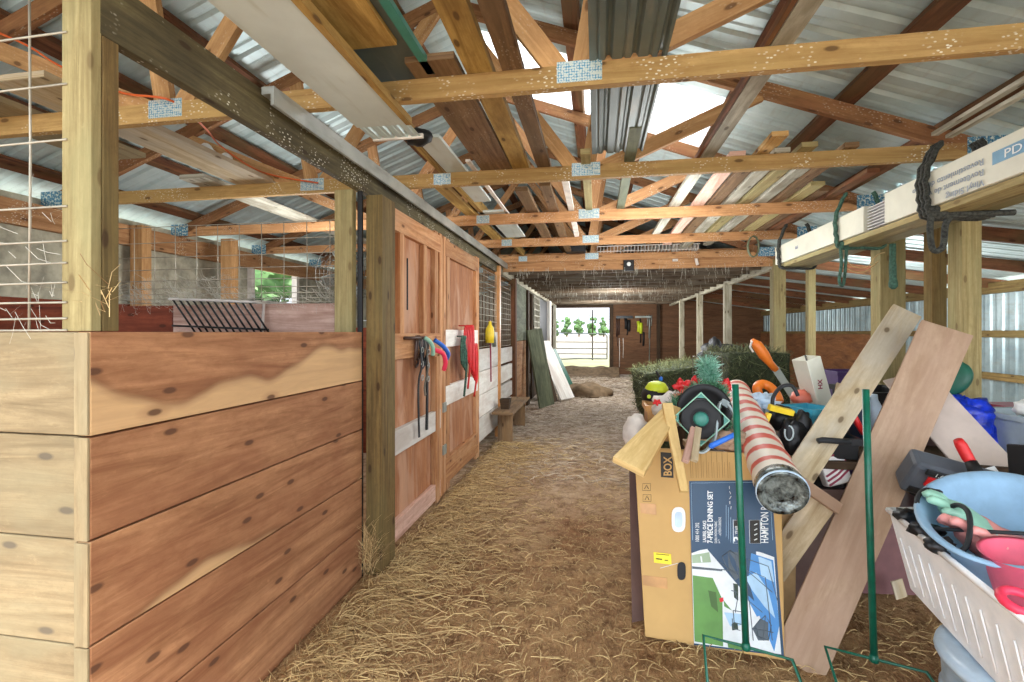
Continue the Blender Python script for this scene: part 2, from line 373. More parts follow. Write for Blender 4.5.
M['blue_bag'] = plain('blue_bag', S(30, 64, 214), .3, var=.25, sc=14, bump=.8); M['dirty_white'] = plain('dirty_white', S(222, 214, 204), .7, var=.1)
M['garland'] = straw_mat('garland', S(26, 84, 52), S(120, 180, 140), .5); M['garland_frost'] = straw_mat('garland_frost', S(60, 140, 108), S(176, 220, 200), .4)
M['beige_board'] = plain('beige_board', S(206, 190, 178), .7, var=.06, sc=6)
M['galv'] = metal_sheet('galv', S(196, 212, 224), S(150, 174, 196), .35, .4, S(120, 110, 90)); M['soil'] = plain('soil', S(128, 106, 80), .95, var=.2, sc=7, bump=.8)
M['film'] = plain('film', S(120, 128, 124), .15, .4, var=.5, sc=26, bump=1.0); M['cobweb'] = plain('cobweb', S(190, 186, 170), .9)
M['tarp_black'] = plain('tarp_black', S(24, 26, 30), .45, var=.3, sc=16, bump=.6); M['clear_blue'] = plain('clear_blue', S(190, 212, 230), .3, var=.1)
M['limewash'] = plain('limewash', S(176, 172, 150), .95, var=.2, sc=7, bump=.3)
def stripes(name, a, b, n, w=.45, slant=0):
    s = NT(name); sp = s.n('ShaderNodeSeparateXYZ'); s.l(s.uv((1, 1, 1)), sp.inputs[0])
    x = s.math('ADD', s.math('MULTIPLY', sp.outputs[0], n), s.math('MULTIPLY', sp.outputs[1], slant)); wob = s.noise(s.obj(), 9, 3)
    x = s.math('ADD', x, s.math('MULTIPLY', wob, .35)); f = s.math('FRACT', x)
    k = s.math('MULTIPLY', s.mr(f, w - .04, w + .04, 1, 0), s.mr(f, 0, .06)); return s.fin(s.mix(k, a, b), .5)
M['candy'] = stripes('candy', S(226, 214, 196), S(204, 92, 76), 9.5, .42, 1)
# ------------------------------------------------------------------ ground, floor, field
def grid(x0, x1, y0, y1, nx, ny, zf):
    m = MB(); P = [[V((x0 + (x1 - x0) * i / nx, y0 + (y1 - y0) * j / ny, 0)) for i in range(nx + 1)] for j in range(ny + 1)]
    for r in P:
        for p in r: p.z = zf(p.x, p.y)
    for j in range(ny):
        for i in range(nx): m.face([P[j][i], P[j][i + 1], P[j + 1][i + 1], P[j + 1][i]], [(0, 0)] * 4)
    return m
def fz(x, y): return .012 * noise.noise(V((x * 2, y * 1.6, 0))) + .016 * noise.noise(V((x * .7, y * .6, 3))) - .012 + .006 * noise.noise(V((x * 7, y * 7, 1)))
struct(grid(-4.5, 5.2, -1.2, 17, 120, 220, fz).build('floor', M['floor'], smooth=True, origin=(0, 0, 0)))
g = MB(); g.bx(-70, 80, 17, 260, -.2, -.02); struct(g.build('trim_1', M['field'])); bpy.data.objects['trim_1'].name = 'field'
g = MB(); g.bx(-70, 80, -40, -1.2, -.2, -.02); g.bx(-70, -4.5, -1.2, 17, -.2, -.02); g.bx(5.2, 80, -1.2, 17, -.2, -.02); struct(g.build('yard', M['gravel']))
# ------------------------------------------------------------------ roof shell
PK, HZ, SL = -1.03, 3.63, .374
def rz(x): return HZ - SL * abs(x - PK)
Y0, Y1 = -1.0, 16.6
def corr(m, O, a, La, b, Lb, n, pitch=.19, h=.02):
    O, a, b, n = V(O), V(a).normalized(), V(b).normalized(), V(n).normalized(); prof = []; x = 0
    while x < La:
        for dx, dz in ((0, 0), (.25, 0), (.33, .35), (.41, 0), (.6, 0), (.7, 1), (.8, 1), (.9, 0)):
            if x + dx * pitch < La: prof.append((x + dx * pitch, dz * h))
        x += pitch
    prof.append((La, 0))
    for (p, q), (p2, q2) in zip(prof, prof[1:]):
        A = O + a * p + n * q; B = O + a * p2 + n * q2
        m.face([A, B, B + b * Lb, A + b * Lb], [(p, 0), (p2, 0), (p2, Lb), (p, Lb)])
    return m
RO = .135
sy0, sy1 = 3.68, 4.72
m = MB(); cosr = math.sqrt(1 + SL * SL)
def slope(m, xa, xb, ya, yb):     # sheet between two X on the pitched roof
    O = V((xa, ya, rz(xa) + RO)); b = V((xb - xa, 0, rz(xb) - rz(xa))); corr(m, O, (0, 1, 0), yb - ya, b, b.length, (0, 0, 1))
slope(m, PK, -4.75, Y0, Y1); slope(m, PK, 2.3, Y0, sy0); slope(m, PK, 2.3, sy1, Y1); slope(m, 1.0, 2.3, sy0, sy1)
LZ = rz(2.3) + RO
O = V((2.28, Y0, LZ)); b = V((5.35 - 2.3, 0, 2.06 - LZ)); corr(m, O, (0, 1, 0), Y1 - Y0, b, b.length, (0, 0, 1))
struct(m.build('ceiling', M['roof'], fixn=False))
m = MB(); slope(m, PK, 1.02, sy0 - .03, sy1 + .03); struct(m.build('window_2', M['skylight'], fixn=False))
def purl(x): return rz(x) + .045 + .02
px = [-4.06, -3.52, -2.98, -2.44, -1.9, -1.36, -.7, -.16, .38, .92, 1.46, 2.0]
pl = ['one step', 'two steps', 'three steps', 'four steps', 'five steps', 'six steps']
for i, x in enumerate(px):
    m = MB(); tilt = SL if x < PK else -SL; p0 = V((x, Y0, purl(x) + .02)); p1 = V((x, Y1, purl(x) + .02))
    m.board(p0, p1, .10, .042, side=(1, 0, tilt)); o = m.build('roof_purlin', M['purlin'])
    k = 6 - i if i < 6 else i - 5
    side = 'left' if x < PK else 'right'
    tag(o, 'brown roof purlin under the metal, %s down from the ridge on the %s slope' % (pl[k - 1], side), 'purlin', 'purlins under the metal roof')
# ------------------------------------------------------------------ trusses
CB, CT = 2.386, 2.475
def make_truss(y, mats, label):
    cm, wm, rm = mats
    t = thing('roof_truss', label, 'truss', (PK, y, CB), 'roof trusses')
    m = MB(); m.bx(-4.3, PK, y - .019, y + .019, CB, CT); m.bx(PK, 2.28, y - .019, y + .019, CB, CT); m.build('bottom_chord', cm, t)
    for s in (-1, 1):
        e = PK + s * 3.33
        m = MB(); m.board((PK, y, HZ), (e, y, rz(e)), .09, .038, side=(0, 0, 1)); m.build('rafter', rm, t)
        n = PK + s * .96
        for tx in (PK + s * .06, n + s * .14, n + s * 1.05):
            m = MB(); p1 = V((tx, y + .002 * (1 if tx != n else 0), rz(tx) - .03)); p0 = V((n + (tx - n) * .08, y, CT - .03))
            m.board(p0, p1, .088, .036, side=V((1, 0, 0))); m.build('web', wm, t)
        m = MB(); m.face([(n - .09, y - .021, CB + .02), (n + .09, y - .021, CB + .02), (n + .09, y - .021, CT + .012), (n - .09, y - .021, CT + .012)], [(0, 0), (.18, 0), (.18, .08), (0, .08)])
        m.poly([(n - .09, y - .0208, CB + .018), (n + .09, y - .0208, CB + .018), (n + .09, y - .0208, CT + .013), (n - .09, y - .0208, CT + .013)], (0, 1, 0), .002)
        m.build('gang_plate', M['gang_plate'], t)
        h = PK + s * 3.2; m = MB()
        m.face([(h - .1, y - .0225, CB + .0), (h + .1, y - .0225, CB + .0), (h + .1, y - .0225, CT + .03), (h - .1, y - .0225, CT + .03)], [(0, 0), (.2, 0), (.2, .12), (0, .12)])
        m.poly([(h - .1, y - .022, CB), (h + .1, y - .022, CB), (h + .1, y - .022, CT + .03), (h - .1, y - .022, CT + .03)], (0, 1, 0), .002); m.build('heel_plate', M['blue_plate'], t)
    m = MB(); m.face([(PK - .06, y - .0215, CB + .01), (PK + .06, y - .0215, CB + .01), (PK + .06, y - .0215, CT - .005), (PK - .06, y - .0215, CT - .005)], [(0, 0), (.12, 0), (.12, .08), (0, .08)]); m.build('splice_plate', M['gang_plate'], t)
    return t
YL, OR = (M['truss_yellow'], M['web'], M['rafter']), (M['truss_orange'], M['truss_orange'], M['rafter'])
names = ['nearest roof truss, passing overhead just in front of the photographer', 'yellow roof truss crossing the top of the picture, second from the camera', 'yellow roof truss with cobwebbed chord, third from the camera', 'orange roof truss, fourth from the camera', 'orange roof truss, fifth from the camera', 'orange roof truss right in front of the loft beam',
         'roof truss just behind the loft beam, seen over the left stalls', 'roof truss over the left stalls, second behind the loft beam', 'roof truss over the left stalls, third behind the loft beam', 'farthest roof truss seen over the left stalls']
ta = make_truss(.8, YL, names[0]); tb = make_truss(4.4, OR, names[3])
for i, y in enumerate([.8, 2.0, 3.2, 4.4, 5.6, 6.86, 8.1, 9.3, 10.5, 11.7]):
    if i == 0 or i == 3: continue
    c = copy_tree(ta if i < 3 else tb); c.location.y = y; c['label'] = names[i]
# lean-to rafters on the right
for i, y in enumerate([1.4, 2.6, 3.8, 5.0, 6.2, 7.4, 8.6, 9.8, 11.0, 12.2, 13.4, 14.6]):
    m = MB(); m.board((2.35, y, LZ - .1), (5.25, y, 2.07 - .06), .12, .04, side=(0, 0, 1)); o = m.build('lean_to_rafter', M['purlin'])
    tag(o, 'brown sloping rafter of the right lean-to roof, number %s counted from the camera' % ['one', 'two', 'three', 'four', 'five', 'six', 'seven', 'eight', 'nine', 'ten', 'eleven', 'twelve'][i], 'rafter', 'rafters of the right lean-to')
# ------------------------------------------------------------------ outer walls
m = MB(); corr(m, (5.12, 1.1, 0), (0, 1, 0), 15.5, (0, 0, 1), 2.05, (-1, 0, 0), .2, .018); w = struct(m.build('wall_right', M['wall_metal'], fixn=False))
m = MB(); m.bx(5.04, 5.11, 1.1, 16.4, 1.90, 2.04, 1); struct(m.build('trim_2', M['treated_dark']))
m = MB(); m.bx(5.05, 5.11, 1.1, 16.4, 1.33, 1.42, 1); m.bx(5.05, 5.11, 1.1, 16.4, .78, .87, 1); struct(m.build('trim_3', M['treated_dark']))
m = MB(); m.bx(5.0, 5.02, 9.6, 12.8, 0, 1.36, 1); m.bx(5.0, 5.02, 12.82, 16.3, 0, 1.36, 1); tag(m.build('plywood_lining', M['osb']), 'orange brown plywood lining on lower half of right metal wall', 'lining')
m = MB()
for k in range(9):
    z0 = k * .27
    if z0 > 1.4: break
    m.bx(-4.36, -4.32, -1, 16.5, z0, z0 + .265, 1)
m.bx(-4.36, -4.33, -1, 5.55, 1.62, 2.45, 1); m.bx(-4.36, -4.33, 6.45, 16.5, 1.62, 2.45, 1); m.bx(-4.36, -4.33, 5.55, 6.45, 1.62, 1.8, 1); m.bx(-4.36, -4.33, 5.55, 6.45, 2.25, 2.45, 1)
struct(m.build('wall_left', M['limewash']))
m = MB(); m.bx(-4.31, -4.28, -.5, 5.4, 1.40, 1.52, 1); m.bx(-4.31, -4.28, -.5, 5.4, 1.55, 1.66, 1); struct(m.build('trim_4', M['purlin_red']))
m = MB(); m.bx(-4.31, -4.25, -1, 16.4, 2.2, 2.385, 1); struct(m.build('trim_5', M['truss_orange']))
wf = MB()
for a in ((5.50, 5.56, 1.76, 2.29), (6.44, 6.50, 1.76, 2.29), (5.50, 6.5, 1.76, 1.81), (5.5, 6.5, 2.24, 2.29)): wf.bx(-4.35, -4.27, a[0], a[1], a[2], a[3])
struct(wf.build('window_1', M['dirty_white']))
# back wall with the doorway
m = MB(); dz = 2.2
for k, (a, b) in enumerate(((-4.4, -1.36), (.40, 5.2))):
    z = 0; j = 0
    while z < 3.7:
        z1 = min(z + (.9 if a > 0 else .6), 3.7)
        if z1 > 2.2: z1 = 3.7
        m.bx(a, b, 16.42, 16.46, z + .004, z1, 0); z = z1
m.bx(-1.36, .40, 16.42, 16.46, dz, 3.7, 0); m.bx(-4.4, -1.37, 16.462, 16.48, 0, 3.7, 0); m.bx(.41, 5.2, 16.462, 16.48, 0, 3.7, 0)
struct(m.build('wall_back', M['far_ply']))
m = MB(); m.bx(-1.50, -1.36, 16.3, 16.42, 0, dz + .02); m.bx(.40, .52, 16.3, 16.42, 0, dz + .02); m.bx(-1.5, .52, 16.3, 16.42, dz + .02, dz + .16); struct(m.build('door_1', M['dark_wood']))
m = MB(); m.bx(1.9, 2.0, 16.3, 16.4, 0, 2.3, 2); struct(m.build('trim_6', M['dark_wood']))
# threshold bank of trodden soil
m = grid(-1.7, .7, 15.4, 17.4, 24, 20, lambda x, y: .28 * math.exp(-((y - 16.4) / .5) ** 2) * (1 + .3 * noise.noise(V((x * 3, y * 3, 0)))) - .02)
tag(m.build('soil_bank', M['soil'], smooth=True, origin=(-.5, 16.4, 0)), 'low bank of trodden soil across the far doorway', 'soil')
m = MB(); m.blob((-.22, 11.0, .02), .52, .42, .26, .35, 2.5, 28, 14, seed=3, flat=.1)
tag(m.build('dirt_mound', M['soil'], smooth=True), 'brown mound of dirt in the aisle in front of the far doorway', 'mound')
# gate in the doorway
g = thing('farm_gate', 'grey tubular metal gate across the far doorway', 'gate', (-.5, 16.75, .3))
a, b = -1.5, .33; zz = (.50, .76, 1.02, 1.34)
fr = spline([(b, 16.75, .50), (b, 16.75, 1.2), (b - .04, 16.75, 1.3), (b - .14, 16.75, 1.34), (-.6, 16.75, 1.34), (a, 16.75, 1.34), (a, 16.75, .9), (a, 16.75, .50), (-.6, 16.75, .5), (b, 16.75, .5)], 4)
m = MB(); m.tube(fr, .022, 8, caps=False); m.build('gate_frame', M['grey_metal'], g, smooth=True)
for z in (.66, .84, 1.06): MB().tube([(a, 16.75, z), (b, 16.75, z)], .016, 8).build('rail', M['grey_metal'], g, smooth=True)
MB().tube([(-.15, 16.78, .45), (-.15, 16.78, 2.15)], .02, 8).build('upright', M['dark_wood'], g, smooth=True)
m = MB(); m.tube([(-2.6, 24, 0), (-2.6, 24, 1.9)], .045, 8); tag(m.build('fence_post', M['dirty_white'], smooth=True), 'pale blue white post standing out in the field', 'post')
# trees
def tree(x, y, h, w, label, seed, group=None, n=15, leaves=900, mat=None, name='tree'):
    random.seed(seed); t = thing(name, label, 'tree', (x, y, 0), group)
    m = MB(); m.tube([(x, y, 0), (x + .02 * h, y, h * .35), (x, y, h * .6)], [h * .035, h * .025, h * .012], 8)
    m.tube([(x, y, h * .3), (x + w * .3, y, h * .6)], [h * .015, h * .006], 6); m.tube([(x, y, h * .33), (x - w * .3, y, h * .62)], [h * .015, h * .006], 6); m.build('trunk', M['bark'], t, smooth=True)
    m = MB()
    for k in range(n):
        a = U(0, 2 * PI); r = U(0, w * .6); z = U(.12, .85) * h; q = U(.2, .38) * w * (1.2 - .5 * z / h)
        m.blob((x + r * math.cos(a), y + r * math.sin(a), z), q, q, q * .8, .5, 3, 9, 6, tint=R(), seed=k + seed)
    for k in range(leaves):
        a = U(0, 2 * PI); r = U(.2, 1) * w; z = U(.15, 1.0) * h; r *= math.sqrt(max(.05, 1 - ((z / h - .5) / .55) ** 2)); c = V((x + r * math.cos(a), y + r * math.sin(a), z)); e = V((U(-1, 1), U(-1, 1), U(-1, 1))).normalized(); f = e.orthogonal().normalized(); q = w * U(.035, .08)
        m.face([c, c + e * q + f * q * .4, c + e * q * 2, c + e * q - f * q * .4], None, R())
    return m.build('foliage', M['leaf'], t, fixn=False)
tl = ['first', 'second', 'third', 'fourth', 'fifth', 'sixth', 'seventh']
for i in range(7): tree(-16.5 + i * 3.7, 150, 6.2 + U(-.5, .8), 2.25, 'green field tree beyond the gate, %s from the left' % tl[i], 50 + i, 'trees across the field', 22, 700, name='field_tree')
tree(-7.2, 9.0, 3.4, 1.7, 'bright green bush outside the small left window', 80, None, 14, 900, name='bush')
random.seed(11)
# ------------------------------------------------------------------ right row of posts and loft
def post(x, y, w, d, h, mat, label, z0=0, group='posts right of the aisle', name='timber_post'):
    m = MB(); m.bx(x - w / 2, x + w / 2, y - d / 2, y + d / 2, z0 - .02 if z0 == 0 else z0, h, 2); o = m.build(name, mat, bevel=.004); return tag(o, label, 'post', group)
post(2.42, 4.62, .19, .15, 2.38, M['treated'], 'thick yellowish timber post right behind the hanging cartons')
post(2.52, 3.9, .12, .14, 2.38, M['treated'], 'yellowish timber post right of the thick one, nearest the camera')
post(2.55, 4.25, .10, .10, 2.3, M['treated_dark'], 'darker narrow post between the two thick yellowish posts')
post(2.36, 7.0, .15, .15, 2.36, M['treated'], 'greenish timber post under the corner of the loft')
post(2.72, 6.9, .09, .09, 2.40, M['treated'], 'narrow greenish post just right of the loft corner post')
post(3.3, 6.3, .09, .14, 2.25, M['dark_wood'], 'dark post by the plywood lining of the lean-to')
post(2.3, 9.3, .12, .12, 2.27, M['white_beam'], 'pale aisle post under the right loft beam, nearest of three')
post(2.3, 11.7, .12, .12, 2.27, M['white_beam'], 'pale aisle post under the right loft beam, middle of three')
post(2.3, 14.1, .12, .12, 2.27, M['white_beam'], 'pale aisle post under the right loft beam, farthest of three')
lf = thing('loft', 'hay loft over the far end of the aisle with joists and board floor', 'loft', (.5, 11.5, 2.27))
MB().bx(-1.4, 2.4, 6.96, 7.0, 2.27, 2.52, 0).build('front_beam', M['truss_orange'], lf)
for x, mm in ((2.31, 'white_beam'), (-1.37, 'white_beam')): MB().bx(x - .03, x + .03, 7.0, 16.3, 2.23, 2.384, 1).build('side_beam', M[mm], lf)
for k in range(17): MB().bx(-1.4, 4.9 if k > 99 else 2.4, 7.4 + k * .53, 7.44 + k * .53, 2.28, 2.366, 0).build('joist', M['loft'], lf)
m = MB()
for k in range(19): m.bx(-1.35 + k * .196, -1.35 + k * .196 + .19, 7.02, 16.35, 2.368, 2.382, 1)
m.build('floor_boards', M['loft'], lf)
# ------------------------------------------------------------------ left header, tracks
m = MB(); m.bx(-1.375, -1.335, 1.125, 6.95, 2.215, 2.383, 1); tag(m.build('header_beam', M['beam_dark'], bevel=.003), 'dark cobwebbed header beam running above the left stall fronts', 'beam')
m = MB(); m.bx(-1.315, -1.26, 1.75, 6.9, 2.345, 2.375, 1, uo=0); m.bx(-1.275, -1.26, 1.75, 6.9, 2.30, 2.345, 1); tag(m.build('door_track', M['track']), 'grey metal sliding door track beside the header beam', 'track')
m = MB(); m.bx(-1.05, -1.012, 1.2, 6.9, 2.477, 2.56, 1); tag(m.build('stored_beam', M['stored_yellow']), 'long yellowish beam lying on the chords above the door track', 'beam')
def mesh_panel(name, label, O, ex, nx, dx, zs, r=.0022, mat='wire', extra=0, ext=0, cat='wire panel'):
    O, ex = V(O), V(ex).normalized(); m = MB(); L = nx * dx
    for i in range(nx + 1):
        p = O + ex * (i * dx); m.tube([p + V((0, 0, zs[0])), p + V((U(-.004, .004), U(-.004, .004), (zs[0] + zs[-1]) / 2)), p + V((0, 0, zs[-1]))], r, 5)
    for z in zs: m.tube([O + V((0, 0, z)), O + ex * L / 2 + V((0, 0, z - extra + U(-.004, .004))), O + ex * (L + ext) + V((0, 0, z))], r, 5)
    return tag(m.build(name, M[mat], smooth=True), label, cat, 'wire mesh panels over the stalls')
# ------------------------------------------------------------------ near stall
m = MB()
pz = [1.4, 1.116, .838, .556, .27, -.02]
for i in range(5):
    m.bx(-1.374, -1.332, 1.096, 2.63, pz[i + 1] + .006, pz[i], 1, tint=[.72, .10, .22, .08, .0][i])
ns = thing('stall_wall', 'reddish plank stall wall along the aisle with pale corner and cream front planks', 'stall wall', (-1.33, 1.9, 0))
# remap so the v coordinate starts at the plank's lower edge
m.build('aisle_planks', M['aisle_plank'], ns, bevel=.003)
m = MB()
for i, (a, b) in enumerate(((1.122, 1.4), (.842, 1.118), (.558, .838), (.276, .554), (-.02, .272))): m.bx(-4.3, -1.379, 1.10, 1.14, a, b, 0, tint=[.6, .4, .55, .3, .5][i])
m.build('front_planks', M['pale_plank'], ns, bevel=.003)
m = MB()
for i, (a, b) in enumerate(((1.125, 1.398), (.842, 1.118), (.56, .836), (.276, .556), (-.02, .272))): m.bx(-1.376, -1.333, 1.088, 1.0955, a, b, 2, tint=[1, .4, .5, .3, .2][i])
m.build('corner_strip', M['pale_plank'], ns, bevel=.002)
cp = thing('corner_post', 'two tone corner post of the near stall, pale front and brown side', 'post', (-1.4, 1.15, 1.4), 'stall posts')
MB().bx(-1.43, -1.336, 1.10, 1.13, 1.402, 2.6, 2).build('front_board', M['treated'], cp, bevel=.003)
MB().bx(-1.372, -1.333, 1.131, 1.177, 1.402, 2.213, 2).build('side_board', M['treated_dark'], cp, bevel=.003)
mesh_panel('wire_mesh_panel', 'cattle panel wires at the far left, tied to the corner post', (-2.535, 1.098, 0), (1, 0, 0), 5, .2, (1.405, 1.437, 1.48, 1.534, 1.587, 1.646, 1.74, 1.92, 2.07, 2.21, 2.4), .0032, extra=.004, ext=.125)
# divider behind
dv = thing('stall_divider', 'plywood divider board between the first and second stall', 'stall wall', (-2.8, 2.68, 0))
MB().bx(-2.62, -1.40, 2.665, 2.69, 0, 1.57, 0).build('plywood_panel', M['pink_wood'], dv, bevel=.003)
m = MB()
for k in range(6): m.bx(-4.3, -2.63, 2.665, 2.69, k * .262, k * .262 + .256, 0)
m.build('boards', M['purlin_red'], dv)
mesh_panel('wire_mesh_panel', 'wire mesh above the divider, running up to the aisle post', (-3.05, 2.66, 0), (1, 0, 0), 11, .15, (1.58, 1.605, 1.635, 1.67, 1.72, 1.79, 1.87, 1.96, 2.06), .0024)
post(-1.43, 2.62, .11, .05, 2.215, M['treated'], 'pale greenish post at the far end of the near stall wall', 0, 'stall posts')
post(-1.35, 2.645, .03, .02, 2.215, M['black'], 'dark narrow steel strip between the pale post and door jamb', 0, None, 'steel_strip')
post(-1.28, 2.77, .1, .19, 2.2, M['treated_dark'], 'thick brown jamb post left of the first stall door', 0, 'stall posts')
post(-4.18, 3.9, .13, .1, 2.385, M['web'], 'yellow wall post behind the near stall, left one', 0, 'posts in the left stalls')
post(-3.85, 4.62, .13, .1, 2.385, M['web'], 'yellow wall post behind the near stall, right one', 0, 'posts in the left stalls')
# second and third dividers seen through the mesh
m = MB(); m.bx(-4.3, -1.45, 5.3, 5.33, 0, 1.45, 0); tag(m.build('stall_divider', M['purlin_red']), 'brown board divider between the second and third stall', 'stall wall')
# hay rack on the divider
hr = thing('hay_rack', 'black wire hay rack with pale frame hung over the plywood divider', 'rack', WY(225, 300, 2.6))
a, b = WY(183, 300, 2.64), WY(264, 303, 2.64); MB().tube([a + V((0, -.1, 0)), b + V((0, -.1, 0)), b, b + V((0, -.02, -.22))], .008, 6).build('frame', M['dirty_white'], hr, smooth=True)
for k in range(12):
    p = a.lerp(b, (k + .5) / 12) + V((0, -.1, 0)); MB().tube([p, p + V((.10, .06, -.20))], .0055, 6).build('bar', M['black_metal'], hr, smooth=True)
MB().tube([a + V((.02, -.1, -.16)), b + V((.06, -.04, -.16))], .006, 6).build('cross_bar', M['black_metal'], hr, smooth=True)
# barn fan
c = V((-2.02, 3.7, 1.88)); fn = thing('barn_fan', 'round grey cage fan hanging behind the pale stall post', 'fan', c)
m = MB()
for r in (.26, .22, .18, .14, .10, .06): m.tube([c + V((math.cos(k * PI / 16) * r, -.05 * (1 - r / .3), math.sin(k * PI / 16) * r)) for k in range(32)], .003, 5, closed=True)
for k in range(24): m.tube([c + V((0, -.05, 0)), c + V((math.cos(k * PI / 12) * .26, 0, math.sin(k * PI / 12) * .26))], .002, 4)
m.build('cage', M['wire_dark'], fn, smooth=True)
m = MB(); m.lathe([(.05, 0), (.06, .03), (.06, .14), (.02, .16)], c + V((0, 0, 0)), (0, 1, 0), 16)
m.build('motor', M['black_metal'], fn, smooth=True)
for k in range(4):
    q = k * PI / 2 + .4; d = V((math.cos(q), 0, math.sin(q))); e = V((-math.sin(q), .35, math.cos(q))).normalized()
    MB().poly([c + d * .05 - e * .03 + V((0, .01, 0)), c + d * .21 - e * .06 + V((0, .01, 0)), c + d * .22 + e * .06 + V((0, .01, 0)), c + d * .05 + e * .03 + V((0, .01, 0))], e.cross(d), .003).build('blade', M['grey_metal'], fn)
MB().tube([c + V((0, .1, .06)), c + V((0, .1, .53))], .01, 6).build('bracket', M['black_metal'], fn)
# lamp on the truss, orange cord
c = WY(224, 158, 3.16); lp = thing('lamp_socket', 'white double bulb lamp clamped to a truss over the near stall', 'lamp', c)
MB().lathe([(.03, 0), (.04, .02), (.03, .06), (.015, .08)], c, (1, -.3, -.3), 14).build('socket', M['white_plastic'], lp, smooth=True)
for s in (-1, 1):
    e = c + V((-.05, -.02, .03 * s)); MB().lathe([(.012, 0), (.016, .03), (.03, .06), (.033, .08), (.024, .105), (.001, .115)], e, (-1, -.2, .6 * s), 14).build('bulb', M['white_plastic'], lp, smooth=True)
pts = spline([WY(-60, 10, 1.9), WY(20, 42, 1.96), WY(60, 66, 1.97), WY(120, 92, 1.97), WY(172, 101, 1.97), WY(205, 128, 2.4), WY(222, 147, 3.1), WY(262, 172, 3.15), WY(318, 183, 3.16)], 8)
tag(MB().tube(pts, .0055, 6).build('extension_cord', M['orange_cord'], smooth=True), 'thin orange electric cord strung across the trusses over the near stall', 'cord')
# ------------------------------------------------------------------ stall doors (aisle plane about X = -1.3)
def stall_door(name, label, y0, y1, rails, stiles, px_, white=None):
    t = thing(name, label, 'door', (-1.3, (y0 + y1) / 2, .02), 'sliding stall doors')
    MB().bx(px_ - .012, px_, y0, y1, .05, 2.2, 2).build('plywood_panel', M['door_ply'], t)
    for a, b in stiles: MB().bx(px_, px_ + .035, a, b, .02, 2.22, 2).build('stile', M['door_wood'], t, bevel=.002)
    for a, b, mt in rails: MB().bx(px_ + .001, px_ + .037, y0 + .06, y1 - .06, a, b, 1).build('rail', M[mt], t, bevel=.002)
    return t
d1 = stall_door('stall_door', 'nearest sliding stall door with three narrow upper panels and halter hooks', 2.88, 3.98, ((2.06, 2.2, 'door_wood'), (1.22, 1.39, 'door_wood'), (.60, .76, 'painted_white'), (.04, .17, 'pink_wood')), ((2.88, 2.95), (3.78, 3.86), (3.9, 3.98)), -1.32)
for a in (3.07, 3.52): MB().bx(-1.321, -1.285, a, a + .075, 1.39, 2.06, 2).build('mullion', M['door_wood'], d1, bevel=.002)
MB().bx(-1.30, -1.275, 3.79, 3.88, .02, 1.2, 2).build('edge_batten', M['door_wood'], d1)
MB().tube([(-1.27, 3.16, 1.55), (-1.268, 3.155, 1.9)], .006, 6).build('latch_rod', M['black_metal'], d1)
d2 = stall_door('stall_door', 'second sliding stall door with one tall upper panel and white rail', 4.02, 5.3, ((2.06, 2.2, 'door_wood'), (1.27, 1.42, 'painted_white'), (.76, .93, 'painted_white'), (.08, .3, 'door_wood')), ((4.02, 4.1), (4.12, 4.2), (5.16, 5.3)), -1.325)
for z in (.72, .36):
    MB().bx(-1.285, -1.272, 3.97, 4.05, z, z + .08).build('strap_hinge', M['grey_metal'], d2)
post(-1.33, 4.0, .035, .03, 2.2, M['door_wood'], 'slim wooden strip between the two sliding stall doors', 0, None, 'door_strip')
# halters and leads: hanging tack
def strap(m, pts, w=.02, th=.004, n=6): 
    p = spline(pts, n)
    for a, b in zip(p, p[1:]): m.board(a, b + (b - a) * .1, w, th, side=V((0, 1, 0)) if abs((b - a).normalized().y) < .8 else V((0, 0, 1)), tint=.5)
    return m
def halter(name, label, c, mats, sc=1, cat='halter', drop=.5):
    c = V(c); t = thing(name, label, cat, c, None)
    m = MB()
    for dy, w, h in ((0, .06, .22), (.03, .05, .17)):
        q = [c + V((.02 + .01 * math.sin(k), dy + w * math.sin(k * PI / 5), -h / 2 + h / 2 * math.cos(k * PI / 5))) * 1 for k in range(11)]
        m.tube(q, .009 * sc, 6)
    m.build('head_loops', M[mats[0]], t, smooth=True)
    m = MB(); strap(m, [c + V((.03, .01, -.02)), c + V((.045, .03, -.2)), c + V((.03, .0, -.35)), c + V((.03, .015, -drop))], .022, .008); m.build('cheek_strap', M[mats[1]], t)
    m = MB()
    for k, z in enumerate((-.1, -.2, -.3)): m.tube([c + V((.045, .04 + .02 * math.cos(a * PI / 6), z + .02 * math.sin(a * PI / 6))) for a in range(12)], .004, 5, closed=True)
    m.build('buckle_rings', M['track'], t, smooth=True)
    return t
P = WX(415, 338, -1.24)
tag(MB().tube([P + V((-.06, -.1, 0)), P + V((.0, -.08, .0)), P + V((.0, .2, -.0)), P + V((-.03, .22, 0))], .012, 8).build('hook_bar', M['leather'], smooth=True), 'short dark hook bar on the rail of the nearest stall door', 'hook')
halter('bridle', 'brown leather bridle hanging long on the nearest stall door', (-1.285, 3.33, 1.37), ('leather', 'rubber'), 1, 'bridle', .72)
halter('halter', 'dark grey halter with steel rings hanging beside the leather bridle', (-1.285, 3.46, 1.35), ('rubber', 'wire_dark'), 1, 'halter', .42)
m = MB(); c = V((-1.2, 3.52, 1.3)); m.tube(spline([c + V((0, 0, .04)), c + V((.05, .06, -.01)), c + V((.07, .12, -.07)), c + V((.04, .15, -.12))], 5), .017, 8)
tag(m.build('tube_padding', M['blue_cloth'], smooth=True), 'bright blue padded strap hung over the halters', 'strap')
m = MB(); c = V((-1.19, 3.47, 1.27)); m.tube(spline([c, c + V((.05, .06, -.03)), c + V((.06, .1, -.1)), c + V((.04, .12, -.16))], 5), .018, 8)
tag(m.build('tube_padding', M['hot_pink'], smooth=True), 'bright pink padded strap hung just below the blue one', 'strap')
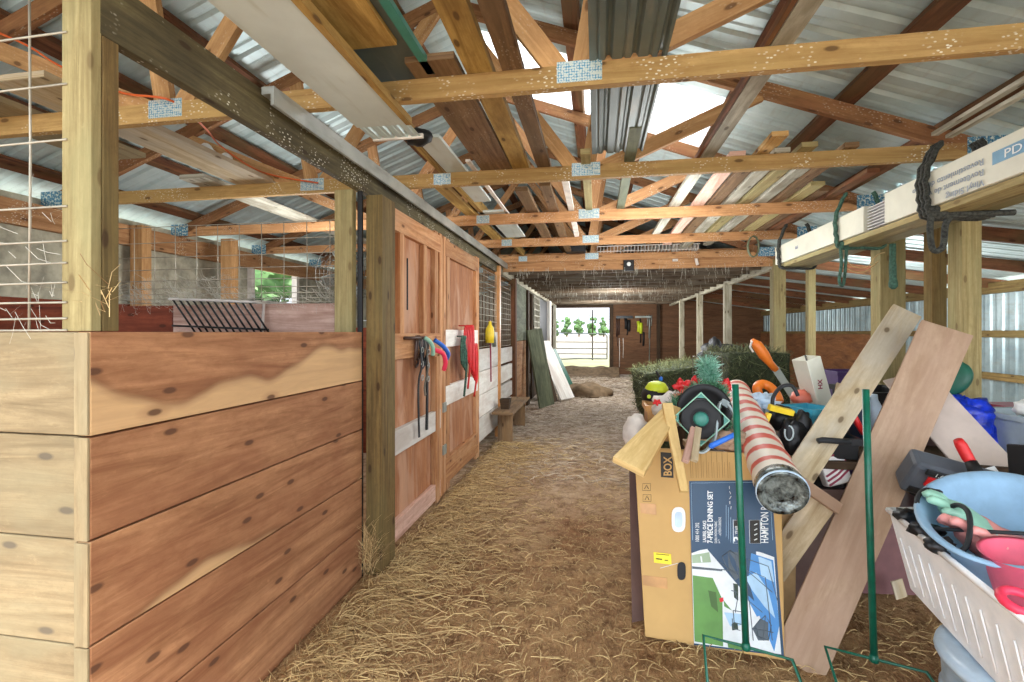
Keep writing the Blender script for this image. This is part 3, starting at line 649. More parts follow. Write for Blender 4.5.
m = MB(); c = V((-1.22, 3.36, 1.36)); m.tube(spline([c, c + V((.03, .03, -.03)), c + V((.04, .07, -.08)), c + V((.03, .09, -.13))], 5), .015, 8)
tag(m.build('tube_padding', M['mint'], smooth=True), 'pale mint green padded strap draped over the halters', 'strap')
m = MB(); strap(m, [(-1.275, 3.56, 1.18), (-1.275, 3.57, .95), (-1.275, 3.56, .66)], .03, .012); tag(m.build('crop_whip', M['rubber']), 'long flat grey strap hanging lowest on the nearest stall door', 'strap')
def coil(name, label, c, mat, n=3, w=.06, h=.2, r=.011, tail=.3, loc_dy=.0, cat='rope'):
    c = V(c); m = MB()
    for k in range(n):
        ph = k * .35; q = [c + V((.03 + .008 * k, .02 * (k - 1) + (w * (1 - .14 * k)) * math.sin(a * PI / 8), -h / 2 * (1 + .1 * k) + h / 2 * (1 + .1 * k) * math.cos(a * PI / 8))) for a in range(16)]
        m.tube(q, r, 6, closed=True)
    m.tube(spline([c + V((.04, 0, -.02)), c + V((.06, .02, -h)), c + V((.04, .0, -h - tail))], 5), r, 6)
    m.tube([c + V((-.05, 0, .0)), c + V((.04, 0, .0))], .006, 6)
    return tag(m.build(name, M[mat], smooth=True), label, cat)
coil('lead_rope', 'red lead rope looped on the second stall door, leftmost loops', (-1.25, 4.52, 1.46), 'rope_red', 6, .08, .3, .010, .3)
coil('lead_rope', 'red lead rope hanging lower right of the other red rope', (-1.24, 4.72, 1.28), 'rope_red', 4, .07, .3, .010, .22)
coil('lead_rope', 'dark green lead rope hanging behind the red ropes', (-1.26, 4.42, 1.36), 'rope_green', 3, .045, .26, .012, .3)
halter('halter', 'black halter hanging right of the red lead ropes', (-1.3, 4.9, 1.42), ('black', 'black'), 1, 'halter', .3)
# ------------------------------------------------------------------ white plank wall with mesh
ww = thing('white_stall_wall', 'white painted plank wall beyond the stall doors', 'stall wall', (-1.33, 6.4, 0))
m = MB()
for i, (a, b) in enumerate(((.95, 1.2), (.68, .94), (.42, .67), (.14, .41))): m.bx(-1.36, -1.32, 5.34, 6.5, a, b + .0, 1); m.bx(-1.36, -1.32, 6.58, 7.62, a, b - .03, 1)
m.bx(-1.36, -1.325, 6.2, 6.5, 1.2, 1.40, 1); m.build('planks', M['painted_white'], ww, bevel=.003)
post(-1.33, 5.33, .05, .06, 2.2, M['treated'], 'pale thin post at the start of the white plank wall', 0, None)
post(-1.33, 6.54, .07, .09, 2.3, M['tan_wood'], 'orange brown post in the middle of the white plank wall', 0, None)
post(-1.32, 7.75, .09, .13, 2.25, M['purlin'], 'brown post at the far end of the white plank wall', 0, None)
mesh_panel('wire_mesh_panel', 'fine wire mesh above the white plank wall, nearer bay', (-1.34, 5.4, 0), (0, 1, 0), 14, .078, [1.22 + k * .078 for k in range(13)], .0035, 'wire')
mesh_panel('wire_mesh_panel', 'fine wire mesh above the white plank wall, farther bay', (-1.34, 6.62, 0), (0, 1, 0), 12, .08, [1.2 + k * .078 for k in range(13)], .0035, 'wire')
m = MB(); strap(m, [(-1.318, 5.98, 1.55), (-1.312, 6.0, 1.2), (-1.313, 6.03, .78)], .025, .012); tag(m.build('tack_strap', M['maroon']), 'dark red strap hanging on the white plank wall', 'strap')
c = V((-1.27, 5.75, 1.27)); m = MB(); m.lathe([(.0, 0), (.05, .0), (.055, .1), (.05, .17), (.02, .22), (.018, .26), (0, .26)], c, (0, .1, 1), 14); tag(m.build('spray_bottle', M['yellow'], smooth=True), 'yellow spray bottle on the ledge of the white wall', 'bottle')
m = MB(); c = V((-1.26, 5.98, 1.22)); m.tube([c, c + V((0, -.03, .12)), c + V((0, -.1, .24))], [.028, .022, .014], 8); tag(m.build('spray_bottle', M['grey_metal'], smooth=True), 'grey slanting tube right of the yellow spray bottle', 'bottle')
# bench with bucket
b = thing('wooden_bench', 'low wooden plank bench along the white wall', 'bench', (-1.15, 6.7, 0))
MB().bx(-1.29, -1.02, 5.95, 7.45, .37, .405, 1).build('seat', M['bench'], b, bevel=.004)
for y in (6.15, 7.25): MB().bx(-1.25, -1.06, y - .02, y + .02, 0, .37, 2).build('leg', M['bench'], b, bevel=.003)
MB().bx(-1.25, -1.22, 6.15, 7.25, .15, .22, 1).build('stretcher', M['bench'], b)
m = MB(); m.lathe([(.07, 0), (.095, .13), (.085, .13), (.065, .01), (0, .01)], (-1.17, 6.25, .405), n=4, rot=PI / 4); tag(m.build('feed_tub', M['dark_wood']), 'small dark square tub standing on the bench', 'tub')
# far left stall fronts
sf = thing('far_stall_front', 'weathered green and brown stall front left of the leaning boards', 'stall wall', (-1.35, 9, 0))
MB().bx(-1.36, -1.33, 7.85, 9.6, 1.25, 2.22, 1).build('upper_panel', M['green_board'], sf)
MB().bx(-1.36, -1.33, 7.85, 9.2, .02, 1.24, 1).build('lower_panel', M['door_wood'], sf)
MB().bx(-1.34, -1.29, 9.25, 9.45, 0, 2.2, 2).build('door_edge', M['dark_wood'], sf)
m = MB()
for k in range(7): m.bx(-1.33, -1.31, 10.3, 11.3, 1.35 + k * .13, 1.38 + k * .13, 1)
for k in range(5): m.bx(-1.335, -1.305, 10.3 + k * .24, 10.34 + k * .24, 1.3, 2.2, 2)
m.build('lattice', M['weathered'], sf)
MB().bx(-1.36, -1.33, 11.4, 13.2, .02, 2.2, 2).build('dark_door', M['black'], sf)
MB().bx(-1.38, -1.345, 10.2, 11.4, .0, 2.2, 2).build('back_panel', M['dark_wood'], sf)
post(-1.31, 13.5, .1, .5, 2.25, M['painted_white'], 'white peeling board post at the far left end of the aisle', 0, None)
post(-1.31, 15.4, .08, .3, 2.25, M['weathered'], 'pale weathered post beside the far doorway', 0, None)
# leaning boards in the far aisle
def lean(name, label, p0, p1, w, th, mat, side=(.55, .83, 0), cat='board', group=None, bev=.003, w1=None):
    m = MB(); m.board(p0, p1, w, th, side=side, w1=w1); return tag(m.build(name, M[mat], bevel=bev), label, cat, group)
lean('leaning_board', 'dark green board panel leaning against the far stall front', (-.92, 9.1, .02), (-1.16, 9.1, 1.45), .42, .04, 'green_board')
lean('leaning_board', 'grey dark plank leaning between the green panel and white board', (-.84, 9.6, .02), (-1.2, 9.75, 1.3), .26, .03, 'dark_wood')
lean('leaning_board', 'wide dirty white board leaning in the far left aisle', (-.60, 10.15, .02), (-1.17, 10.5, 1.2), .46, .04, 'painted_white')
lean('leaning_board', 'short white board perched above the dark panels', (-1.12, 9.6, .98), (-1.22, 9.5, 1.42), .2, .02, 'jersey')
lean('leaning_board', 'small green board leaning at the back beyond the white one', (-.75, 12.6, .02), (-1.24, 13.0, .95), .5, .03, 'green_bin')
# tools on the back wall
m = MB(); m.bx(.62, 1.15, 16.37, 16.425, 1.84, 1.93, 0); tag(m.build('tool_rack', M['black_metal']), 'black tool rack bar, left half, on the plywood end wall', 'rack')
m = MB(); m.bx(1.22, 1.72, 16.37, 16.425, 1.86, 1.92, 0); tag(m.build('tool_rack', M['grey_metal']), 'grey tool rack bar, right half, on the plywood end wall', 'rack')
def hang(name, label, x, z0, z1, parts, cat='tool'):
    m = MB()
    for (dx, a, b_, r) in parts: m.tube([(x + dx, 16.40, a), (x + dx * .8, 16.40, b_)], r, 6)
    return m
for nm, lb, x, mt, pr in (('lead_rope', 'dark looped rope at the left end of the tool rack', .66, 'leather', ((-.03, 1.85, 1.25, .03), (.05, 1.85, 1.3, .03), (0, 1.3, .95, .012))),
                          ('work_gloves', 'black gloves hanging second from left on the tool rack', .97, 'black', ((-.05, 1.85, 1.5, .05), (.06, 1.8, 1.42, .05), (0, 1.5, 1.3, .02))),
                          ('safety_harness', 'yellow green harness hanging on the right tool rack', 1.36, 'lime', ((-.04, 1.75, 1.4, .05), (.05, 1.7, 1.35, .05))),
                          ('harness_strap', 'dark strap trailing below the yellow green harness', 1.44, 'black', ((-.06, 1.84, 1.05, .02), (.05, 1.4, .95, .03))),
                          ('hay_fork', 'hay fork hanging at the right end of the tool rack', 1.67, 'grey_metal', ((-.0, 1.9, .45, .015), (-.08, 1.95, 1.6, .012), (.08, 1.95, 1.6, .012), (.0, 1.95, 1.2, .03))),
                          ('thin_rod', 'thin pale handle hanging from the left rope on the end wall', .72, 'dirty_white', ((0, 1.2, .25, .012),)),
                          ('thin_rod', 'thin pale cord hanging right of the thin pale handle', .84, 'dirty_white', ((0, 1.2, .55, .01),))):
    m = MB()
    for (dx, a, b_, r) in pr: m.tube([(x + dx, 16.40, a), (x + dx * .8 + .01, 16.40, (a + b_) / 2), (x + dx * .8, 16.40, b_)], r, 6)
    tag(m.build(nm, M[mt], smooth=True), lb, 'tool')
# ------------------------------------------------------------------ things lying on the truss chords
def lying(name, label, x0, x1, y0, y1, z0, z1, mat, cat='board', group=None, sk=0):
    m = MB(); 
    c = [(x0, y0, z0), (x1, y0, z0), (x1, y0, z1), (x0, y0, z1), (x0 + sk, y1, z0), (x1 + sk, y1, z0), (x1 + sk, y1, z1), (x0 + sk, y1, z1)]
    m.hexa([V(p) for p in c]); return tag(m.build(name, M[mat], bevel=.002), label, cat, group)
T = CT + .002; G = 'lumber stored on the truss chords'
# pale folded sheet under the first chord
ps = thing('gutter_panel', 'long pale grey folded metal panel slung beneath the near truss chord', 'panel', (-1.0, 1.4, 2.35))
m = MB(); m.bx(-1.108, -.868, .45, 2.14, 2.357, 2.362, 1); m.bx(-1.108, -1.103, .45, 2.14, 2.362, 2.384, 1); m.build('sheet', M['pale_sheet'], ps)
MB().bx(-.866, -.838, .45, 2.14, 2.352, 2.384, 1).build('edge_strip', M['stored_yellow'], ps)
m = MB(); corr(m, (-1.1, 2.145, 2.359), (1, 0, 0), .25, (0, 1, 0), .14, (0, 0, 1), .07, .01); m.build('ribbed_end', M['roof'], ps)
MB().bx(-1.1, -.84, 2.285, 2.30, 2.352, 2.372, 0).build('end_lip', M['dirty_white'], ps)
lying('stored_plywood', 'short yellowish plywood piece with a dark knot, overhead left of the green sheet', -1.02, -.74, .7, 1.74, T + .0, T + .02, 'stored_yellow', 'board', G)
gp = lying('green_sheet', 'dark green framed sheet lying on the near truss chord', -1.0, -.68, .75, 2.08, T + .024, T + .034, 'slate_metal', 'sheet')
m = MB(); m.bx(-.70, -.665, .8, 1.96, T, T + .022, 1); tag(m.build('green_trim', M['teal_dark']), 'narrow green metal trim along the edge of the green sheet', 'trim')
lying('stored_board', 'wide reddish brown board overhead with its near end sawn square', -.76, -.555, 1.86, 3.45, T, T + .03, 'stored_dark', 'board', G)
lying('stored_board', 'long yellow brown plank overhead, first right of the wide board', -.52, -.41, .6, 3.42, T, T + .04, 'stored_yellow', 'board', G, -.03)
lying('stored_board', 'long dark brown plank overhead, second right of the wide board', -.385, -.30, .6, 3.40, T + .0, T + .04, 'stored_dark', 'board', G, .0)
cs = MB(); corr(cs, (-.03, .6, T + .004), (1, 0, 0), .30, (0, 1, 0), 2.42, (0, 0, 1), .1, .018); tag(cs.build('roofing_offcut', M['slate_metal'], fixn=False), 'dark slate ribbed roofing offcut lying on the first two truss chords', 'sheet')
lying('stored_board', 'short grey green board end poking over the third truss chord', .17, .235, 2.66, 4.46, T + .0, T + .035, 'green_board', 'board', G)
lying('stored_board', 'long white weathered board overhead right of the slate roofing', .66, .74, .7, 5.66, T, T + .03, 'weathered', 'board', G, -.06)
lying('stored_board', 'narrow brown lath lying beside the long white weathered board', .635, .655, .7, 3.3, T, T + .03, 'purlin', 'board', G, -.03)
for k, (x, y0, y1, mt, lb) in enumerate(((1.78, 1.5, 3.05, 'weathered', 'grey weathered strip overhead at the right, left one of the pair'), (1.88, 1.4, 3.1, 'weathered', 'grey weathered strip overhead at the right, right one of the pair'))):
    lying('weathered_strip', lb, x, x + .035, y0, y1, T + .0, T + .02, mt, 'strip', 'grey weathered strips', .03)
ord_ = ['first', 'second', 'third', 'fourth', 'fifth', 'sixth', 'seventh', 'eighth', 'ninth']
for k in range(9):
    x = .80 + k * .125
    lying('stored_board', 'long board in the stack over the right trusses, %s from the left' % ord_[k], x, x + U(.07, .1), U(3.1, 4.2) if k not in (3,) else 3.1, U(5.7, 6.7), T, T + .03, ['pink_wood', 'stored_dark', 'weathered', 'treated', 'weathered', 'stored_dark', 'treated', 'stored_dark', 'purlin'][k], 'board', 'board stack over the right trusses')
for k, (x, y0, y1) in enumerate(((.98, 3.0, 4.6), (1.5, 4.0, 5.7), (1.1, 4.3, 6.9))):
    lying('stored_board', ['pale short board end on the third truss chord above the stack', 'pinkish board on top of the right stack', 'yellowish board on top of the right stack, farther back'][k], x, x + .09, y0, y1, T + .035, T + .065, ['truss_yellow', 'pink_wood', 'treated'][k], 'board', G)
lying('stored_sheet', 'pale grey green panel overhead left of the wide board', -1.0, -.86, 2.6, 3.95, T, T + .02, 'pale_sheet', 'panel')
lying('stored_sheet', 'pale grey panel end overhead before the loft beam at left', -1.06, -.8, 4.3, 5.5, T, T + .02, 'pale_sheet', 'panel')
lying('stored_sheet', 'white narrow strip overhead between the trusses at left', -.82, -.79, 3.0, 4.9, T, T + .015, 'dirty_white', 'strip')
for k, (x, w, y0, y1, mt, lb) in enumerate(((-.62, .1, 3.7, 5.9, 'stored_dark', 'dark plank between the fourth and fifth trusses, leftmost'), (-.42, .08, 3.6, 6.6, 'stored_dark', 'dark plank between the fourth and fifth trusses, middle'), (-.25, .05, 3.5, 5.8, 'dirty_white', 'thin pale strip between the fourth and fifth trusses'), (-1.2, .1, 3.3, 5.9, 'stored_yellow', 'yellowish plank above the track between far trusses'), (-.1, .06, 3.0, 4.6, 'treated', 'narrow greenish plank behind the slate roofing'))):
    lying('stored_board', lb, x, x + w, y0, y1, T, T + .035, mt, 'board', G)
m = MB()
for k in range(30): m.bx(.0 + k * .045, .006 + k * .045, 6.72, 6.95, 2.485, 2.56, 2)
m.bx(0, 1.33, 6.72, 6.73, 2.55, 2.56, 0); m.bx(0, 1.33, 6.72, 6.73, 2.482, 2.49, 0); tag(m.build('metal_tray', M['dirty_white']), 'pale slotted metal tray lying on the loft beam', 'tray')
for x, lb, w in ((-.42, 'black plastic box on top of the loft beam at left', .17),):
    m = MB(); m.bx(x, x + w + .1, 6.6, 6.8, T, T + .11); tag(m.build('junction_box', M['black'], bevel=.01), lb, 'box')
fl = thing('flood_light', 'small black flood light on the middle of the loft beam', 'lamp', (.44, 6.93, 2.3))
MB().bx(.36, .5, 6.88, 6.955, 2.24, 2.50).build('housing', M['black'], fl, bevel=.01); MB().lathe([(.028, 0), (.02, .01), (.001, .012)], (.43, 6.878, 2.33), (0, -1, 0), 12).build('bulb', M['white_ink'], fl)
m = MB(); m.bx(1.01, 1.08, 6.915, 6.955, 2.36, 2.58); tag(m.build('paint_strip', M['dirty_white'], bevel=.004), 'small pale wooden tab fixed on the loft beam', 'tab')
m = MB(); c = V((-.95, 2.42, 2.45)); m.blob(c + V((.0, .1, 0)), .075, .06, .045, .25, 3, 12, 8, seed=5); tag(m.build('cable_bundle', M['black'], smooth=True), 'small black cable bundle stuck by the end of the pale panel', 'cable')
m = MB(); c = V((1.62, 5.55, 2.36))
for k in range(3): m.tube([c + V((.055 * math.sin(a * PI / 6), -.03 - .01 * k, -.06 + .11 * math.cos(a * PI / 6))) for a in range(12)], .008, 6, closed=True)
tag(m.build('rope_coil', M['green_board'], smooth=True), 'grey green coil of cord hanging from the fifth truss chord', 'rope')
m = MB(); m.tube(spline([(1.3, 6.9, 2.5), (1.31, 6.9, 2.38), (1.33, 6.9, 2.3)], 4), .02, 6); tag(m.build('hook', M['dirty_white'], smooth=True), 'pale hook hanging right of centre on the loft beam', 'hook')
# left overhead: pale boards stored over the near stall
lying('stored_board', 'wide pale board stored over the near stall, upper one', -3.1, -2.75, 1.5, 2.6, T, T + .03, 'pale_plank', 'board', G)
lying('stored_board', 'wide pale board stored over the near stall, lower one', -2.6, -2.3, 1.7, 3.3, T, T + .03, 'plank_pale', 'board', G)
lying('stored_board', 'long dusty plank stored over the second stall', -2.9, -2.7, 3.0, 6.0, T, T + .03, 'weathered', 'board', G)
lean('fallen_board', 'pale board lying crooked over the second stall near the window', (-2.0, 5.2, 2.5), (-3.6, 6.4, 2.51), .14, .02, 'white_beam')
# ------------------------------------------------------------------ hanging cartons
def carton(name, label, y0, y1, x0, x1, z0, z1, mat='carton'):
    t = thing(name, label, 'carton', ((x0 + x1) / 2, (y0 + y1) / 2, z0), 'long siding cartons')
    m = MB(); m.bx(x0, x1, y0, y1, z0, z1, 1); m.build('box', M[mat], t, bevel=.006); return t
ct = carton('siding_carton', 'long white siding carton hanging nearest the camera with printed lines and blue band', .9, 3.38, 1.75, 2.0, 2.068, 2.255)
carton('siding_carton', 'long white siding carton behind the near one, blue stamp on its side', 3.62, 5.26, 1.75, 2.0, 2.068, 2.24)
cb = bpy.data.objects['siding_carton.001']
n_ = V((-1, 0, 0))
def ctext(s, y, z, size, mt='carton_text', par=ct): text('printed_text', s, size, (1.748, y, z), (0, 1, 0), (0, 0, -1), M[mt], par) 
ex, ey = (0, 1, 0), (0, 0, -1)     # upside down print: starts near the camera, runs away
MB().bx(1.7475, 1.7490, .9, 2.535, 2.148, 2.204, 1).build('blue_band', M['blue_print'], ct)
for (s_, z_, mt) in (('Vinyl Siding', 2.10, 0), ('Revêtement de vinyle', 2.148, 0), ('Revestimiento de vinilo', 2.196, 0)): text('printed_text', s_, .042, (1.7475, 2.58, z_), ex, ey, M['carton_text'], ct, sx=1.3, bold=.0006)
text('printed_text', 'PD', .052, (1.7465, 2.47, 2.158), (0, -1, 0), (0, 0, 1), M['white_ink'], ct, sx=1.5, off=.001)
text('printed_text', 'as', .05, (1.7475, 4.75, 2.14), (0, -1, 0), (0, 0, 1), M['ink_blue'], cb, sx=1.5)
m = MB()
for k in range(8): m.bx(1.765 + k * 0, 1.985, 3.40, 3.60, 2.075 + k * .02, 2.08 + k * .02, 1)
tag(m.build('siding_strips', M['vinyl']), 'stack of white vinyl siding edges showing between the two cartons', 'siding')
for k, (x0, x1) in enumerate(((1.77, 1.90), (1.905, 2.04))): 
    m = MB(); m.bx(x0, x1, .9, 5.2, 2.030, 2.064, 1); tag(m.build('long_plank', M['treated']), 'yellow plank under the hanging cartons, %s' % ('aisle side', 'wall side')[k], 'plank', 'planks carrying the cartons')
def loop_rope(name, label, y, mat, r, top, tails, knot=None, strands=2):
    m = MB()
    for k in range(strands):
        dy = k * r * 2.2
        p = [(1.80, y + dy, top), (1.738, y + dy + .01, 2.26), (1.735, y + dy, 2.1), (1.76, y + dy, 2.022), (1.9, y + dy - .01, 2.012), (2.05, y + dy, 2.022), (2.06, y + dy, 2.2), (1.98, y + dy, top)]
        sp = spline(p, 6); m.tube([q + V((r * .35 * math.sin(i * 2.2), r * .35 * math.cos(i * 2.2), 0)) for i, q in enumerate(sp)], r, 6)
    for tl_ in tails: m.tube(spline(tl_, 6), r * 1.1, 6)
    if knot: m.blob(knot, r * 3.2, r * 3.2, r * 3, .4, 4, 12, 8, seed=2)
    return tag(m.build(name, M[mat], smooth=True), label, 'rope', 'ropes holding up the cartons')
loop_rope('hanging_rope', 'thick frayed black rope around the near end of the cartons', 2.95, 'rope_black', .014, 2.41, ([(1.76, 2.95, 2.06), (1.74, 2.94, 1.95), (1.76, 2.95, 1.84), (1.80, 2.94, 1.85), (1.82, 2.95, 1.97), (1.86, 2.95, 2.03)], [(1.77, 2.95, 2.05), (1.9, 2.93, 2.02), (2.1, 2.9, 2.01)]), (1.78, 2.95, 2.04), 3)
loop_rope('hanging_rope', 'green rope around the cartons with a long tail, middle rope', 3.95, 'rope_green', .010, 2.42, ([(1.755, 3.95, 2.05), (1.76, 3.94, 1.9), (1.75, 3.95, 1.78), (1.77, 3.95, 1.74), (1.785, 3.95, 1.8), (1.8, 3.95, 2.03)],), (1.78, 3.95, 2.04), 2)
loop_rope('hanging_rope', 'dark rope loop at the far end of the cartons', 5.1, 'rope_black', .012, 2.44, (), None, 2)
m = MB(); m.tube(spline([(2.18, 4.1, 2.06), (2.18, 4.1, 1.9), (2.185, 4.1, 1.72)], 6), [.022] * 6 + [.024] * 4 + [.03] * 2 + [.012], 8); tag(m.build('hanging_strap', M['rope_green'], smooth=True), 'green strap hanging straight down right of the green rope tail', 'strap')
m = MB(); m.tube(spline([(1.78, 3.96, 1.95), (1.85, 3.96, 1.88), (1.95, 3.98, 1.88), (2.02, 4.0, 1.96), (2.1, 4.05, 1.99)], 6), .004, 5); m.tube(spline([(1.78, 3.96, 1.88), (1.86, 3.96, 1.84), (1.95, 3.98, 1.85), (2.06, 4.05, 1.93)], 6), .004, 5); tag(m.build('twine', M['straw'], smooth=True), 'tangled pale twine between the green rope and green strap', 'twine')
# ------------------------------------------------------------------ straw on the floor
def straws(n, xf, yf, mat, name, label, ln=(.05, .16), w=.0011, zadd=.002, keep=None):
    m = MB()
    for _ in range(n):
        x, y = xf(), yf()
        if keep and not keep(x, y): continue
        a = U(0, 2 * PI) if R() < .7 else U(-.5, .5); L = U(*ln); bend = random.gauss(0, .35); z = fz(x, y) + zadd + U(0, .012); ww = w * U(.7, 1.5) * (1 + y * .09); t = R()
        p = [V((x, y, z))]; zz = U(-.004, .02)
        for k in range(3):
            a += bend / 2; p.append(p[-1] + V((math.cos(a) * L / 3, math.sin(a) * L / 3, (zz if k == 0 else -zz * .6 if k == 2 else 0))))
        for q, r_ in zip(p, p[1:]):
            d = (r_ - q).normalized(); s_ = V((-d.y, d.x, .6)).normalized() * ww
            m.face([q - s_, r_ - s_, r_ + s_, q + s_], None, t)
    return tag(m.build(name, M[mat], fixn=False, origin=(0, 3, 0)), label, 'straw', None, 'stuff')
random.seed(21)
straws(14000, lambda: U(-1.3, 2.3), lambda: 1.0 + 5.5 * R() ** 1.3, 'straw', 'loose_straw', 'golden straw scattered over the near dirt floor', ln=(.02, .10), keep=lambda x, y: noise.noise(V((x * 1.7, y * 1.2, 4))) > -.25 or R() < .25)
straws(7000, lambda: -1.28 + abs(random.gauss(0, .28)), lambda: 1.1 + 5.0 * R(), 'straw', 'straw_drift', 'thick golden straw drift along the foot of the left stalls', ln=(.07, .2), zadd=.01)
straws(9000, lambda: U(-1.3, 2.3), lambda: U(4.5, 15.5), 'straw_far_daylit', 'daylit_litter', 'pale straw litter over the far half of the aisle, daylight painted into its colour', ln=(.06, .2), w=.002)
def tuft(name, label, c, n, r, h, mat='straw'):
    m = MB()
    for _ in range(n):
        p = V(c) + V((random.gauss(0, r), random.gauss(0, r), U(-.2, .6) * h)); d = V((U(-.5, .5), U(-.5, .5), U(.2, 1))).normalized() * U(.4, 1) * h; q = p + d * .5 + V((U(-.02, .02), U(-.02, .02), 0)); e = p + d + V((U(-.06, .06), U(-.06, .06), -h * .15)); s_ = V((.0007, .0007, 0)); t = R()
        m.face([p - s_, q - s_, q + s_, p + s_], None, t); m.face([q - s_, e - s_, e + s_, q + s_], None, t)
    return tag(m.build(name, M[mat], fixn=False), label, 'straw', None, 'stuff')
tuft('hay_tuft', 'tuft of hay stuck at the foot of the brown jamb post', (-1.29, 2.62, .06), 160, .02, .22)
tuft('hay_tuft', 'hay stalks caught on the edge of the near corner post', (-1.325, 1.13, 1.45), 14, .008, .14)
# ------------------------------------------------------------------ dining set box
TL, TR, BR, BL = W(634, 447, 2.42), W(781, 455, 2.26), W(785, 660, 2.085), W(645, 637, 2.25)
for p in (BR, BL): p.z = .0
BR.x += 0; nB = (TR - BL).cross(TL - BR).normalized()
if nB.y > 0: nB = -nB
def bp(s, t, o=.0): # s 0..1 across, t 0..1 up
    return (BL * (1 - s) + BR * s) * (1 - t) + (TL * (1 - s) + TR * s) * t + nB * o
def pxs(u, v):      # pixel on the box face -> (s, t)
    best = None; s = t = .5
    d = ray(u, v)
    for _ in range(12):
        k = (bp(s, t) - CAM).dot(nB) / d.dot(nB); P = CAM + d * k; e = P - bp(s, t)
        ex_ = (BR - BL) * (1 - t) + (TR - TL) * t; ey_ = (TL - BL) * (1 - s) + (TR - BR) * s
        s += e.dot(ex_) / ex_.length_squared; t += e.dot(ey_) / ey_.length_squared
    return s, t
def bpx(u, v, o=.0): return bp(*pxs(u, v), o)
db = thing('dining_set_carton', 'large upright cardboard carton for a seven piece dining set with navy picture label', 'carton', (BL + BR) / 2)
th = -nB * .17
m = MB(); c = [BL, BR, TR, TL]; back = [p + th for p in c]
for p in back[:2]: p.z = 0
m.face(c, [(0, 0)] * 4)
for a_, b_ in ((0, 1), (1, 2), (2, 3), (3, 0)): m.face([c[a_], back[a_], back[b_], c[b_]], [(0, 0)] * 4)
m.face(back[::-1], [(0, 0)] * 4); m.build('box', M['card'], db, bevel=.004)
def patch(name, pts, mat, o, part=None, th_=.0012):
    q = [bpx(u, v, o) for u, v in pts]; m_ = MB(); m_.face(q, [(0, 0)] * len(q)); r_ = [p - nB * th_ for p in q]; m_.face(r_[::-1], [(0, 0)] * len(q))
    for i in range(len(q)): j = (i + 1) % len(q); m_.face([q[i], q[j], r_[j], r_[i]], [(0, 0)] * 4)
    return m_.build(name, M[mat], part or db)
lab = patch('picture_label', [(689, 481), (771, 480), (784, 656), (694, 645)], 'navy', .002)
# photo part: curve edge
curve = [(691.5, 553), (700, 550), (712, 548), (726, 548), (742, 549), (760, 552), (774, 557)]
ph = patch('photo_print', [(694, 643)] + curve[:1] + curve[1:] + [(781, 654)], 'photo_white', .0035, lab)
for nm, pts, mt in (('photo_print', [(691.8, 555), (709, 552), (711, 562), (692.3, 563)], 'photo_sage'), ('photo_print', [(692.6, 575), (722, 579), (723, 646), (694.5, 641)], 'photo_green'), ('photo_print', [(692.8, 578), (706, 580), (713, 608), (716, 644), (694.5, 641)], 'photo_dark'),
                    ('photo_print', [(751, 553), (773, 560), (779, 625), (774, 651), (757, 610), (748, 580)], 'photo_blue'), ('photo_print', [(745, 588), (757, 585), (760, 615), (748, 620)], 'photo_blue'), ('photo_print', [(722, 582), (733, 584), (735, 612), (724, 606)], 'photo_green'),
                    ('photo_print', [(758, 556), (771, 561), (774, 582), (761, 576)], 'photo_sky'), ('photo_print', [(727, 640), (745, 644), (744, 650), (728, 647)], 'photo_green')): patch(nm, pts, mt, .0048, lab)
m = MB()
for a in ([(722, 556), (728, 570), (741, 577), (738, 556), (730, 550), (722, 556)], [(720, 562), (736, 574)], [(721, 569), (739, 572)], [(728, 551), (732, 574)], [(734, 553), (739, 576)],
          [(744, 552), (742, 566), (772, 592)], [(748, 559), (768, 566), (777, 600)], [(750, 571), (765, 577), (772, 640)], [(733, 583), (737, 600), (735, 612)], [(731, 590), (737, 592)], [(733, 610), (745, 612), (748, 626), (734, 622), (733, 610)],
          [(732, 618), (733, 628), (740, 630)], [(755, 625), (765, 615), (771, 625), (768, 640), (758, 636), (755, 625)], [(765, 615), (763, 640)], [(752, 628), (773, 632)], [(749, 600), (753, 640)], [(745, 555), (748, 600), (762, 612)]):
    m.tube([bpx(u, v, .0055) for u, v in a], .0020, 4)
m.build('photo_chairs', M['photo_grey'], lab)
patch('photo_print', [(719, 598), (723, 597), (723.5, 601), (720, 602)], 'red_plastic', .0055, lab)
def btext(name, s, u, v, size, mat, par, up=True, sx=1, bold=0, o=.0045):
    O = bpx(u, v, o); p1 = bpx(u, v - 20, o); p2 = bpx(u + 10, v, o)
    return text(name, s, size, O, (p1 - O), -(p2 - O).normalized() * -1 if False else (bpx(u - 10, v, o) - O), M[mat], par, sx=sx, off=.0, bold=bold)
pm = 2.2 / 490
btext('lettering', '1000 414 292', 699, 542, 5.2 * pm, 'white_ink', lab, sx=.66)
btext('lettering', 'LAUREL OAKS', 706, 542, 4.6 * pm, 'white_ink', lab, sx=.72, bold=.0004)
btext('lettering', '7-PIECE DINING SET', 712.5, 543, 7.2 * pm, 'white_ink', lab, sx=.80, bold=.0007)
btext('lettering', 'DURA WOVEN FABRIC', 717, 543, 3.6 * pm, 'white_ink', lab, sx=.58)
btext('lettering', 'PATIO WOVEN CUSHIONS', 721, 543, 3.6 * pm, 'white_ink', lab, sx=.58)
for i, l in enumerate((38, 36, 26, 24)):
    m = MB(); u = 726 + i * 2.3; m.tube([bpx(u, 543, .004), bpx(u, 543 - l, .004)], .0009, 4); m.build('small_print', M['photo_sky'], lab)
btext('lettering', 'HAMPTON BAY', 768, 543, 10 * pm, 'white_ink', lab, sx=.61, bold=.0003)
